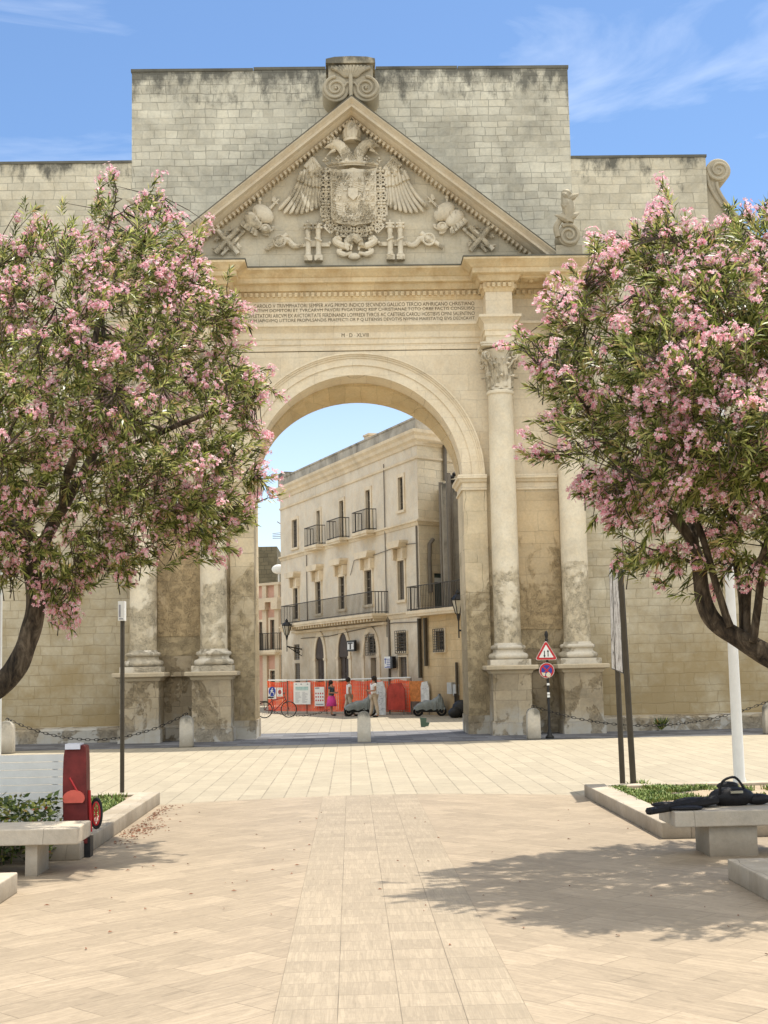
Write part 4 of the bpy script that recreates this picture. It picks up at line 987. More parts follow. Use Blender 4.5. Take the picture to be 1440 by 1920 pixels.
for i, h in enumerate(fst):
    wi = window(h, kind='glass' if i < 4 else 'shutter', y=.12)
    a, c, d, e = h; b = MB(); zt2 = e+.55
    b.box(a-.16, c+.16, -.04, .0, e+.17, zt2, MF)
    b.prism([(a-.42, zt2+.32), (c+.42, zt2+.32), (c+.42, zt2+.22), (c+.28, zt2+.02), (a-.28, zt2+.02), (a-.42, zt2+.22)], -.42, .0, MF)
    for s in (a-.28, c+.06): b.prism([(0, 0)]*0 or [(s, zt2), (s+.22, zt2), (s+.22, e+.05), (s, e+.05)], -.22, .0, MF)
    b.build('window_hood', M_trim, wi)
for i, k in ((0, 'shutter'), (1, 'shutter'), (2, 'glass'), (3, 'shutter'), (4, 'glass')):
    window(gsm[i], kind=k, surround=.06 if i in (2, 3) else 0, y=.12)
b = MB(); a, c, d, e = gsm[5]; b.box(a, c, .25, .3, d, e, MF); b.build('side_door', M_door, pal)
def grille(h, M, par, nx=5, nz=8, y=-.12):
    a, c, d, e = h; b = MB(); m = .08
    for k in range(nx+1): x = a-m+(c-a+2*m)*k/nx; b.box(x-.012, x+.012, y-.012, y+.012, d-m, e+m, M)
    for k in range(nz+1): z = d-m+(e-d+2*m)*k/nz; b.box(a-m, c+m, y-.012, y+.012, z-.012, z+.012, M)
    return b.build('window_grille', M_rail, par)
grille(gsm[2], MF, pal); grille(gsm[4], MF, pal); grille(top[4], MF, pal, 3, 9, .08); grille(top[0], MF, pal, 3, 8, .08)
def balcony(s0, s1, z, M=MF, out=.75, h=1.0, par=pal, step=.16, slab=.14):
    b = MB(); b.box(s0-.05, s1+.05, -out-.05, 0, z-slab, z, M); b.box(s0, s1, -out, 0, z-slab-.1, z-slab, M)
    sl = b.build('balcony', M_trim, par)
    b = MB()
    for q in (z+.06, z+h): b.box(s0, s1, -out-.015, -out+.015, q-.02, q+.02, M); b.box(s0-.015, s0+.015, -out, 0, q-.02, q+.02, M); b.box(s1-.015, s1+.015, -out, 0, q-.02, q+.02, M)
    n = max(2, int((s1-s0)/step))
    for k in range(n+1): x = s0+(s1-s0)*k/n; b.box(x-.009, x+.009, -out-.009, -out+.009, z, z+h, M)
    m = max(2, int(out/step))
    for k in range(m): 
        for x in (s0, s1): y = -out*k/m; b.box(x-.014, x+.014, y-.014, y+.014, z, z+h, M)
    b.build('railing', M_rail, sl); return sl
for i in (1, 2, 3):
    a, c, d, e = top[i]; m_ = (a+c)/2; balcony(m_-.95, m_+.95, ZS2+.12, out=.5)
sl = balcony(FC(722, 1180)[0], FC(215, 1260)[0], ZS1+.1, out=.8, slab=.12)
b = MB(); s0, s1 = FC(722, 1180)[0], FC(215, 1260)[0]; n = 34
for k in range(n): x = s0+(s1-s0)*(k+.5)/n; b.prism([(0, 0), (0, 0)]*0 or [(x-.09, ZS1-.24), (x+.09, ZS1-.24), (x+.09, ZS1-.02), (x-.09, ZS1-.02)], -.68, 0, MF)
b.box(s0, s1, -.25, 0, ZS1-.42, ZS1-.3, MF); b.build('corbels', M_trim, sl)
# cables and pipes on the facade
b = MB()
for cx in (280, 712):
    z0_, z1_ = (ZS1+1.2, ZS2-.2) if cx == 280 else (ZS1, ZF); s = FC(cx, 900)[0]; b.tube([MF @ Vector((s, -.05, z0_-1)), MF @ Vector((s, -.05, z1_))], .025, 5)
b.tube([MF @ Vector((FC(x, y)[0], -.06, FC(x, y)[1])) for x, y in ((728, 1210), (732, 1300), (735, 1420), (733, 1700))], .05, 6)
b.tube([MF @ Vector((FC(x, y)[0], -.05, FC(x, y)[1])) for x, y in ((520, 985), (540, 905), (560, 900), (650, 875), (720, 850), (800, 820), (885, 810))], .018, 4)
b.tube([MF @ Vector((FC(x, y)[0], -.05, FC(x, y)[1])) for x, y in ((250, 1330), (400, 1318), (560, 1282), (720, 1250), (760, 1245), (885, 1240))], .022, 4)
b.tube([MF @ Vector((s_, -.06, z_)) for s_, z_ in ((.12, ZS1+.2), (.12, ZS2-.2))], .04, 6)
b.build('facade_cables', M_gpipe, pal)
b = MB()
b.tube([MR @ Vector((*(FR(x, y)[0], -.12), FR(x, y)[1])) for x, y in ((957, 790), (938, 815), (936, 900), (940, 1000), (945, 1080))], .09, 8)
b.tube([MR @ Vector((FR(x, y)[0], -.12, FR(x, y)[1])) for x, y in ((1018, 235), (1020, 340), (1022, 470))], .09, 8)
b.tube([MR @ Vector((FR(x, y)[0], -.10, FR(x, y)[1])) for x, y in ((1006, 480), (1008, 600), (1010, 700))], .05, 6)
b.build('drain_pipe', M_gpipe, pal)
# low wing coming forward on the right, with its balcony, and the stained stair tower behind
Wn = (4.75, 54.3); W2 = (8.0, 47.0)
wing = thing('wing_building', 'low crumbling ochre wing with barred window and balcony right of the palace', 'building', (Wn[0], Wn[1], 0))
vW = Vector((Wn[0], Wn[1], 0)); wl = (vW-vA).length; wx = (vW-vA).normalized()
MW = Matrix(((wx.x, -wx.y, 0, A_[0]+.01), (wx.y, wx.x, 0, A_[1]), (0, 0, 1, 0), (0, 0, 0, 1)))
def FWp(cx, cy): return hitplane(480+cx*.3437, 740+cy*.3437, A_, Wn)
gw = (FWp(985, 1340)[0], FWp(1031, 1340)[0], FWp(1008, 1392)[1], FWp(1008, 1288)[1])
b = MB(); wallholes(b, 0, wl, 0, ZS1-.1, [gw], M=MW)
zt_ = ZS1-.1
b.add([(A_[0], A_[1], zt_), (Wn[0], Wn[1], zt_), (9, 54.3, zt_), (9, 62, zt_), (A_[0]+.3, 61, zt_)], [(0, 1, 2, 3, 4)])
b.build('wing_wall', M_wing, wing, fix=False)
wi = window(gw, kind='glass', par=wing, M=MW, surround=.1, y=.18); wi['label'] = 'barred window'
grille(gw, MW, wing, 6, 9, -.14)
bw_ = balcony(FWp(885, 1180)[0], wl, ZS1+.02, M=MW, out=.55, h=1.05, par=wing, step=.14)
b = MB()
for cx, y1 in ((905, 1545), (938, 1480)):
    s = FWp(cx, 1400)[0]; b = MB(); b.tube([MW @ Vector((s, -.12, ZS1-.3)), MW @ Vector((s, -.12, FWp(cx, y1)[1]))], .085, 8); b.build('wing_pipe', M_pole, wing)
b = MB()
s = FWp(1107, 1600)[0]; b.tube([MW @ Vector((s, -.1, 0)), MW @ Vector((s, -.1, FWp(1107, 1460)[1]))], .06, 8)
b.build('wing_pipe', M_pole, wing)
b = MB(); 
for x0, y0, x1, y1 in ((1060, 1570, 1085, 1632), (1092, 1580, 1108, 1640)): b.box(FWp(x0, y0)[0], FWp(x1, y0)[0], -.18, 0, FWp(x0, y1)[1], FWp(x0, y0)[1], MW)
b.build('meter_box', plain('grey meter box', (.42, .42, .4)), wing)
tw = thing('stair_tower', 'blackened stair tower with pipes behind the ochre wing', 'tower', (5.2, 57.6, 0))
pT0 = P(480+1015*.3437, 900, 57.5); pT1 = P(480+1150*.3437, 900, 56.8); zT = P(480+1060*.3437, 740+480*.3437, 57.3).z
b = MB(); b.prism([(pT0.x, pT0.y), (pT1.x+1, pT1.y), (pT1.x+1, pT1.y+4), (pT0.x, pT0.y+4)], 0, zT, axis='z'); b.build('tower_wall', M_tower, tw)
b = MB()
for cx, ct, r in ((1055, 430, .11), (1072, 520, .05), (1008, 480, .05)):
    x = 480+cx*.3437; p = P(x, 1000, 57.2); b.tube([(p.x, p.y-.1, 4.4), (p.x, p.y-.1, P(x, 740+ct*.3437, 57.2).z)], r, 8)
b.build('tower_pipe', M_gpipe, tw)
b = MB(); x = pT0.x+.6
b.box(x-.3, x+.3, 57.2, 57.6, zT, zT+.12)
for q in range(5): b.ball((x+.15*q-.2, 57.3, zT+.25+.12*(q % 2)), .13, 1.1, .8, .7, 7, 5)
b.tube([(x+.6, 57.3, zT), (x+.5, 57.3, zT+.5), (x+.1, 57.3, zT+.7)], .035, 5); b.build('roof_equipment', M_iron, tw)
b = MB(); b.box(pT1.x-.0, pT1.x+5, 52.2, 56.7, 0, 9.2); b.build('side_house_wall', M_plast2, wing)
# pink house further down the street
pk = thing('pink_house', 'pink and cream two storey house with small iron balconies down the street', 'building', (-8, 86, 0))
Pa, Pb = (-4.45, 80.2), (-12.5, 88.2)
def FP(cx, cy): return hitplane(480+cx*.3437, 740+cy*.3437, Pa, Pb)
vP, vQ = Vector((*Pa, 0)), Vector((*Pb, 0)); pl = (vQ-vP).length; pxv = (vQ-vP).normalized()
MP = Matrix(((pxv.x, pxv.y, 0, Pa[0]), (pxv.y, -pxv.x, 0, Pa[1]), (0, 0, 1, 0), (0, 0, 0, 1)))
if (MP @ Vector((0, -1, 0))).y > Pa[1]: MP = MP @ Matrix.Diagonal((1, -1, 1, 1))
zc = FP(80, 1110)[1]; zpt = FP(80, 1040)[1]
def prect(x0, y0, x1, y1): return FP(x1, (y0+y1)/2)[0], FP(x0, (y0+y1)/2)[0], FP((x0+x1)/2, y1)[1], FP((x0+x1)/2, y0)[1]
pw = [prect(80, 1228, 104, 1390), prect(17, 1240, 38, 1400), prect(80, 1505, 106, 1600)]
b = MB(); wallholes(b, 0, pl, 0, zpt, pw, M=MP); b.build('pink_wall', M_pink, pk, fix=False)
b = MB()
for x0, x1 in ((44, 66), (110, 132)):
    s0, s1 = FP(x1, 1200)[0], FP(x0, 1200)[0]; b.box(s0, s1, -.15, 0, 0, zpt+.1, MP); b.box(s0-.1, s1+.1, -.35, 0, zc-.7, zc-.25, MP)
b.box(-.1, pl, -.35, 0, zc-.25, zc, MP); b.box(-.1, pl, -.2, .1, zpt, zpt+.15, MP)
zz_ = FP(60, 1400)[1]; b.box(-.1, pl, -.2, 0, zz_-.25, zz_, MP)
b.build('house_trim', M_cream, pk)
for i, h in enumerate(pw): window(h, M=MP, par=pk, surround=.14 if i < 2 else .08)
for h in pw[:2]: m_ = (h[0]+h[1])/2; balcony(m_-.75, m_+.75, zz_+.05, M=MP, out=.5, h=1.0, par=pk, step=.15)
b = MB(); sd_ = MP @ Vector((FP(70, 1000)[0], .8, zpt))
b.tube([sd_, sd_+Vector((0, 0, .8))], .04, 6); b.ball((sd_.x, sd_.y-.1, sd_.z+1.0), .42, 1, .3, .7, 12, 8); b.tube([sd_+Vector((1.6, 0, 0)), sd_+Vector((1.6, 0, 1.3))], .12, 6)
b.build('satellite_dish', M_white, pk, smooth=True)
b = MB(); ptop = P(480+117*.3437, 740+828*.3437, 96).z; b.box(-16, P(480+117*.3437, 1100, 96).x, 96, 104, 0, ptop)
dk = b.build('tuff_house', M_tuff); tag(dk, 'dark windowless stone house rising behind the pink house', 'building')
b = MB(); q = P(480+140*.3437, 740+705*.3437, 84); q0 = P(480+145*.3437, 740+1000*.3437, 84)
b.tube([(q0.x, 84, q0.z-1), (q0.x, 84, q.z)], .03, 5)
for k in range(4): b.tube([(q0.x-.6, 84, q.z-.9-.02*k+.12*k), (q0.x+.1, 84, q.z-.9+.12*k)], .018, 4)
b.tube([(q0.x, 84, q.z-.05), (q0.x-.3, 84, q.z+.15)], .03, 4)
tag(b.build('tv_antenna', M_gpipe), 'thin television antenna against the sky left of the palace', 'antenna')
# houses closing the view on the left and behind (seen only between gaps)
b = MB(); b.prism([(-13, 47), (-7.2, 47), (-7.2, 86), (-13, 90)], 0, 6.0, axis='z')
# signs on the palace
def sgn(x0, y0, x1, y1): return frect(x0, y0, x1, y1)
a, c, d, e = sgn(527, 1340, 568, 1400)
sg = thing('tobacconist_sign', 'square black framed sign with a large white-backed letter T above the arches', 'sign', MF @ Vector(((a+c)/2, -.25, d)))
b = MB(); b.box(a, c, -.30, -.18, d, e, MF); bd = b.build('sign_box', M_black, sg)
b = MB(); mm = .09; b.box(a+mm, c-mm, -.312, -.30, d+mm, e-mm, MF); b.build('sign_face', M_white, sg)
b = MB(); xm = (a+c)/2; hh = e-d; ww = c-a
b.box(xm-ww*.30, xm+ww*.30, -.325, -.312, e-hh*.32, e-hh*.20, MF); b.box(xm-ww*.08, xm+ww*.08, -.325, -.312, d+hh*.2, e-hh*.31, MF); b.build('sign_letter', M_black, sg)
a, c, d, e = sgn(733, 1428, 774, 1492)
sg = thing('notice_sign', 'white wall sign with a blue T and thick black right edge beside the shuttered opening', 'sign', MF @ Vector(((a+c)/2, -.25, d)))
b = MB(); b.box(a-.12, a+.14, -.32, -.14, d, e, MF); b.build('sign_edge', M_black, sg); b = MB(); b.box(a+.143, c, -.30, -.16, d, e, MF); b.build('sign_face', M_white, sg)
b = MB(); ww = c-a-.14; hh = e-d
b.box(c-ww*.34, c-ww*.06, -.312, -.30, e-hh*.26, e-hh*.16, MF); b.box(c-ww*.23, c-ww*.15, -.312, -.30, d+hh*.4, e-hh*.26, MF)
for k in range(5): b.box(a+.2, c-ww*.42, -.312, -.30, d+hh*(.15+.15*k), d+hh*(.2+.15*k), MF)
b.box(a+.2, c-ww*.1, -.312, -.30, d+hh*.05, d+hh*.12, MF); b.build('sign_text', M_blue, sg)
# wall lanterns
def lantern(base, h, name_label, M=None, bracket=None):
    t = thing('wall_lantern', name_label, 'street lamp', base, 'wrought iron wall lanterns')
    x, y, z = base; s = h
    b = MB(); b.lathe([(.02*s, z-.35*s), (.05*s, z-.3*s), (.10*s, z-.02*s), (.13*s, z)], (x, y), 6); b.lathe([(.30*s, z+.62*s), (.34*s, z+.64*s), (.2*s, z+.82*s), (.1*s, z+.9*s), (.12*s, z+.95*s), (.02*s, z+1.1*s)], (x, y), 6)
    for k in range(6): a = k*PI/3; b.tube([(x+.13*s*cos(a), y+.13*s*sin(a), z), (x+.30*s*cos(a), y+.30*s*sin(a), z+.63*s)], .022*s, 4)
    for k in range(6): a = k*PI/3; b.ball((x+.3*s*cos(a), y+.3*s*sin(a), z+.7*s), .04*s, n=5, m=4)
    b.build('lantern_frame', M_iron, t)
    b = MB(); b.lathe([(.12*s, z+.01), (.28*s, z+.6*s)], (x, y), 6); b.build('lantern_glass', plain('lamp glass', (.45, .42, .34), .2), t)
    b = MB(); b.tube([(x, y, z-.3*s), (x, y, z-1.1*s)], .03*s, 6)
    if bracket: 
        q = bracket; b.tube([(x, y, z-.75*s), q], .045*s, 6)
        d_ = (Vector(q)-Vector((x, y, z-.75*s))); up = Vector((0, 0, -1))
        for f0, f1, r in ((.25, .8, .13), (.55, 1.0, .16)):
            c_ = Vector((x, y, z-.75*s))+d_*((f0+f1)/2)+up*r*s*1.1; dn = d_.normalized()
            b.tube([c_+dn*(r*s*(1-.6*i/16)*cos(i*.5))+up*(r*s*(1-.6*i/16)*sin(i*.5)) for i in range(17)], .025*s, 5)
        b.tube([Vector((x, y, z-.78*s))+d_*.1, Vector(q)+up*.45*s], .03*s, 5)
    b.build('lantern_bracket', M_iron, t); return t
q = FC(248, 1338); wq = MF @ Vector((q[0], 0, q[1])); lp = P(480+168*.3437, 740+1312*.3437, wq.y-1.2)
lantern(tuple(lp), .8, 'black lantern on a scrolled bracket at the far corner of the palace', bracket=(wq.x, wq.y, lp.z-.75))
lp = P(480+1104*.3437, 740+1195*.3437, 52.0)
lantern(tuple(lp), .85, 'large black lantern hanging just left of the right gate pier', bracket=(lp.x+1.3, lp.y+.4, lp.z-.85))
# ------------------------------------------------------------------ works fence with orange netting
FA, FB = G(505, 1341), G(775, 1341); FA.y = 60.5; FB.y = 57.6
FA = G(504, 1338); FB = G(772, 1340)
fv = (FB-FA); fL = fv.length; fu = fv.normalized(); fn_ = Vector((fu.y, -fu.x, 0))
m, nt, bb = newmat('orange netting', .7, (.75, .10, .03))
tcn = N(nt, 'ShaderNodeTexCoord'); sp = N(nt, 'ShaderNodeSeparateXYZ'); Lk(nt, tcn.outputs['UV'], sp.inputs[0])
def cell(o, k): 
    f = math_(nt, 'FRACT', math_(nt, 'MULTIPLY', o, k)); return math_(nt, 'GREATER_THAN', f, .47)
hole = math_(nt, 'MULTIPLY', cell(sp.outputs[0], 12), cell(sp.outputs[1], 16))
nn = noise_(nt, tcn.outputs['UV'], 1.2, 4); Lk(nt, ramp(nt, nn, [(.35, (.75, .05, .015)), (.6, (.95, .13, .03)), (.75, (.95, .32, .18))]), bb.inputs['Base Color'])
Lk(nt, math_(nt, 'SUBTRACT', 1.0, hole), bb.inputs['Alpha']); M_net = m
fe = thing('works_fence', 'long orange mesh netting fence on posts in front of the palace', 'fence', FA)
H0 = P(600, 1275, FA.y+(FB.y-FA.y)*.35).z
me = bpy.data.meshes.new('orange_netting'); n1, n2 = 90, 8; vs = []; fs = []; uv = []
for i in range(n1+1):
    for j in range(n2+1):
        s = fL*i/n1; z = .12+(H0-.12)*j/n2; 
        if j == n2: z -= .03*abs(sin(i*.23))*3
        p = FA+fu*s+fn_*(.10*noise.noise(Vector((s*1.3, z*.8, 0)))+.05*sin(s*9+z)); vs.append((p.x, p.y, z)); uv.append((s, z))
for i in range(n1):
    for j in range(n2): fs.append((i*(n2+1)+j, (i+1)*(n2+1)+j, (i+1)*(n2+1)+j+1, i*(n2+1)+j+1))
me.from_pydata(vs, [], fs); ul = me.uv_layers.new(name='UVMap')
for lp_ in me.loops: ul.data[lp_.index].uv = uv[lp_.vertex_index]
me.materials.append(M_net); o = bpy.data.objects.new('orange_netting', me); sc.collection.objects.link(o); o.parent = fe; o.matrix_parent_inverse = Matrix.Translation(-fe.location); o['_w'] = 1
b = MB(); b.tube([FA+Vector((0, 0, H0+.02)), FA+fu*fL*.5+Vector((0, 0, H0-.0)), FB+Vector((0, 0, H0+.05))], .035, 6); b.build('top_rail', M_white, fe)
for k in range(8):
    p = FA+fu*fL*k/7; b = MB(); b.tube([(p.x, p.y, 0), (p.x, p.y, H0+.05)], .025, 6); b.build('fence_post', M_gpipe, fe)
def onfence(x0, y0, x1, y1, off=.16):
    """rect in crop px (scale .2917 origin 480,1140) -> matrix, w, h"""
    Y = FA.y; p = None
    pa = (FA.x, FA.y); pb = (FB.x, FB.y)
    s0, z1 = hitplane(480+x0*.29167, 1140+y0*.29167, pa, pb); s1, z0 = hitplane(480+x1*.29167, 1140+y1*.29167, pa, pb)
    o = FA+fu*s0+fn_*off; o.z = z0
    M = Matrix(((fu.x, -fn_.x, 0, o.x), (fu.y, -fn_.y, 0, o.y), (0, 0, 1, o.z), (0, 0, 0, 1)))
    return M, s1-s0, z1-z0
M_teal = plain('pale teal print', (.35, .5, .47)); M_print = plain('grey print', (.3, .3, .32))
def poster(r, nm, label, cat, fn):
    M, w_, h_ = onfence(*r); t = thing(nm, label, cat, M.translation); b = MB(); b.box(0, w_, -.01, .01, 0, h_, M); b.build('board', M_white, t); fn(M, w_, h_, t)
def p1(M, w_, h_, t):
    b = MB(); b.box(w_*.12, w_*.88, -.016, -.01, h_*.70, h_*.80, M); b.box(w_*.12, w_*.88, -.016, -.01, h_*.64, h_*.68, M); b.build('print_band', M_teal, t)
    b = MB(); rn = random.Random(3)
    for x in (.12, .42, .8): b.box(w_*x, w_*(x+.09), -.016, -.01, h_*.89, h_*.94, M)
    for k in range(11):
        for q in (.1, .52): b.box(w_*q, w_*(q+rn.uniform(.15, .36)), -.016, -.01, h_*(.08+.046*k), h_*(.093+.046*k), M)
    b.build('print_text', M_print, t)
poster((257, 478, 366, 618), 'works_notice', 'large white notice board with teal lines of print on the orange netting', 'notice', p1)
def p2(M, w_, h_, t):
    b = MB(); b.box(w_*.05, w_*.5, -.016, -.01, h_*.9, h_*.97, M); b.box(w_*.1, w_*.9, -.016, -.01, h_*.06, h_*.12, M); b.build('print_text', M_print, t)
    b = MB()
    for k in range(3):
        for j in range(4):
            b.lathe([(w_*.07, 0), (w_*.07, .006)], (0, 0), 10, M @ Matrix.Translation((w_*(.14+.24*j), -.01, h_*(.3+.18*k))) @ Matrix.Rotation(PI/2, 4, 'X'))
    b.build('print_symbols', M_red, t)
poster((393, 507, 455, 630), 'safety_notice', 'narrow white sheet with rows of small red symbols, right of the teal notice', 'notice', p2)
def p3(M, w_, h_, t):
    r = min(w_, h_)*.44; T = M @ Matrix.Translation((w_*.5, -.01, h_*.66)) @ Matrix.Rotation(PI/2, 4, 'X')
    b = MB(); b.lathe([(r, 0), (r, .006)], (0, 0), 24, T); b.build('blue_disc', M_blue, t)
    b = MB(); T2 = M @ Matrix.Translation((w_*.5, 0, h_*.66))
    b.ball((.02, -.022, r*.62), r*.14, 1, .2, 1, 8, 6, T2); b.tube([T2 @ Vector(q) for q in ((0, -.022, r*.45), (-.02, -.022, -.02))], r*.13, 5)
    for q in (((-.02, -.022, -.0), (.14*r/.25, -.022, -r*.3), (.24*r/.25*.6, -.022, -r*.7)), ((-.02, -.022, 0), (-.1, -.022, -r*.35), (-r*.55, -.022, -r*.7)), ((0, -.022, r*.4), (r*.35, -.022, r*.1)), ((0, -.022, r*.4), (-r*.4, -.022, r*.1))): b.tube([T2 @ Vector(v) for v in q], r*.09, 5)
    b.build('walking_figure', M_white, t)
    textmesh('sign_text', 'PASSAGGIO', M_print, t, M @ Vector((w_*.1, -.014, h_*.17)), M.to_3x3() @ Vector((1, 0, 0)), (0, 0, 1), width=w_*.8)
    textmesh('sign_text', 'PEDONI', M_print, t, M @ Vector((w_*.2, -.014, h_*.04)), M.to_3x3() @ Vector((1, 0, 0)), (0, 0, 1), width=w_*.6)
poster((95, 512, 146, 584), 'pedestrian_sign', 'square white sign with a blue disc and white walking figure on the netting', 'sign', p3)
def p4(M, w_, h_, t):
    T = M @ Matrix.Translation((w_*.5, -.01, h_*.5)) @ Matrix.Rotation(PI/2, 4, 'X')
    b = MB(); b.lathe([(w_*.30, 0), (w_*.30, .004), (w_*.22, .006), (w_*.22, 0)], (0, 0), 18, T); b.box(w_*.45, w_*.55, -.018, -.01, h_*.42, h_*.58, M); b.build('red_ring', M_red, t)
    b = MB(); b.box(w_*.2, w_*.8, -.016, -.01, h_*.85, h_*.9, M); b.box(w_*.2, w_*.8, -.016, -.01, h_*.12, h_*.16, M); b.build('print_text', M_print, t)
poster((151, 512, 187, 568), 'prohibition_notice', 'small white notice with a red ring just right of the blue disc sign', 'notice', p4)
# ------------------------------------------------------------------ people (skin-modifier bodies)
def skinmesh(name, verts, edges, radii, mat, parent, sub=2):
    me = bpy.data.meshes.new(name); me.from_pydata(verts, edges, []); o = bpy.data.objects.new(name, me); sc.collection.objects.link(o)
    md = o.modifiers.new('s', 'SKIN'); 
    for i, r in enumerate(radii): me.skin_vertices[0].data[i].radius = (r if hasattr(r, '__len__') else (r, r))
    me.skin_vertices[0].data[0].use_root = True
    if sub: m2 = o.modifiers.new('u', 'SUBSURF'); m2.levels = sub; m2.render_levels = sub
    dg = bpy.context.evaluated_depsgraph_get(); m2_ = bpy.data.meshes.new_from_object(o.evaluated_get(dg)); bpy.data.objects.remove(o)
    m2_.name = name; m2_.materials.clear(); m2_.materials.append(mat); m2_.polygons.foreach_set('use_smooth', [True]*len(m2_.polygons))
    o = bpy.data.objects.new(name, m2_); sc.collection.objects.link(o); o.parent = parent; return o
M_skin = plain('skin', (.35, .19, .12), .6, bumpy=0); M_hair = plain('dark hair', (.02, .014, .01), .6)
M_shirt = plain('white shirt', (.72, .72, .72), .8); M_trous = plain('beige trousers', (.45, .38, .3), .85); M_pinkc = plain('magenta cloth', (.62, .06, .28), .8); M_dress = plain('dark patterned top', (.06, .09, .11), .8, 0, .8, 30)
def person(loc, rz, label, H=1.68, arms='down', step=.12, top=M_shirt, legs=M_trous, hair_long=False, skirt=None, group='people by the works fence'):
    t = thing('person', label, 'person', loc, group, rz); k = H/1.7
    v = [(0, 0, .93), (0, 0, 1.10), (0, -.01, 1.28), (0, 0, 1.42), (0, 0, 1.50), (0, .02, 1.60),     # 0-5 trunk, neck, head
         (.10, 0, .88), (.11, step, .50), (.11, step*1.4+.03, .09), (.11, step*1.4-.12, .04),
         (-.10, 0, .88), (-.11, -step*.5, .50), (-.11, -step*1.6, .09), (-.11, -step*1.6-.15, .04)]
    if arms == 'down': v += [(.19, 0, 1.40), (.24, .04, 1.12), (.22, -.06, .88), (.21, -.1, .78), (-.19, 0, 1.40), (-.24, .04, 1.12), (-.22, -.06, .88), (-.21, -.1, .78)]
    else: v += [(.19, 0, 1.40), (.25, -.02, 1.14), (.12, -.26, 1.12), (.06, -.33, 1.16), (-.19, 0, 1.40), (-.25, -.02, 1.14), (-.12, -.26, 1.12), (-.06, -.33, 1.18)]
    e = [(0, 1), (1, 2), (2, 3), (3, 4), (4, 5), (0, 6), (6, 7), (7, 8), (8, 9), (0, 10), (10, 11), (11, 12), (12, 13), (3, 14), (14, 15), (15, 16), (16, 17), (3, 18), (18, 19), (19, 20), (20, 21)]
    r = [(.14, .11), (.13, .10), (.16, .11), (.12, .09), (.05, .05), (.085, .10), .085, .06, .042, .035, .085, .06, .042, .035, .055, .043, .033, .028, .055, .043, .033, .028]
    skinmesh('body', [tuple(q*k for q in p) for p in v], e, [tuple(z*k for z in x) if hasattr(x, '__len__') else x*k for x in r], M_skin, t)
    for sx in (17, 21):      # small fingers
        p = Vector(v[sx])*k; 
    def add(b, nm, mt): return b.build(nm, mt, t, smooth='all', world=False)
    b = MB(); b.ball((0, .02*k, 1.62*k), .115*k, .88, 1.02, 1.08, 14, 10)
    b2 = [q for q in b.v]; b.ball((0, .045*k, 1.64*k), .12*k, .92, .95, 1.0, 12, 8)
    b = MB(); b.ball((0, .035*k, 1.645*k), .122*k, .92, 1.0, 1.0, 12, 8)
    if hair_long: b.ball((0, .09*k, 1.5*k), .10*k, 1, .6, 1.9, 10, 8)
    add(b, 'hair', M_hair)
    # shirt: shell over trunk and upper arms
    vs = [v[0], v[1], v[2], v[3], v[14], v[18], tuple((Vector(v[14])+Vector(v[15]))/2), tuple((Vector(v[18])+Vector(v[19]))/2)]
    skinmesh('shirt', [tuple(q*k for q in p) for p in vs], [(0, 1), (1, 2), (2, 3), (3, 4), (3, 5), (4, 6), (5, 7)], [(.175*k, .14*k), (.165*k, .13*k), (.19*k, .135*k), (.14*k, .105*k), .075*k, .075*k, .07*k, .07*k], top, t)
    if skirt:
        b = MB(); b.lathe([(.15*k, .98*k), (.21*k, .80*k), (.27*k, .48*k), (.255*k, .47*k)], (0, 0), 18); add(b, 'skirt', skirt)
    else:
        vs = [v[0], v[6], v[7], v[8], v[10], v[11], v[12]]
        skinmesh('trousers', [tuple(q*k for q in p) for p in vs], [(0, 1), (1, 2), (2, 3), (0, 4), (4, 5), (5, 6)], [(.16*k, .13*k), .105*k, .085*k, .065*k, .105*k, .085*k, .065*k], legs, t)
    b = MB()
    for i in (9, 13): b.ball((v[i][0]*k, (v[i][1]+.03)*k, .045*k), .07*k, .7, 1.9, .6, 10, 6)
    add(b, 'shoes', M_black); return t
g1 = G(655, 1343); person((g1.x, g1.y, 0), R_(100), 'person in a white T-shirt and pale trousers walking past the orange netting', 1.62)
g2 = G(622, 1342); person((g2.x, g2.y, 0), R_(60), 'person with long dark hair in a dark top and magenta skirt by the netting', 1.5, 'up', .05, M_dress, M_skin, True, M_pinkc)
g3 = G(700, 1342); g3.y = 56.5; person((g3.x, g3.y, 0), R_(-70), 'person with dark curly hair in a loose white top beyond the middle bollard', 1.66, 'up', .08, M_shirt, M_trous, True)
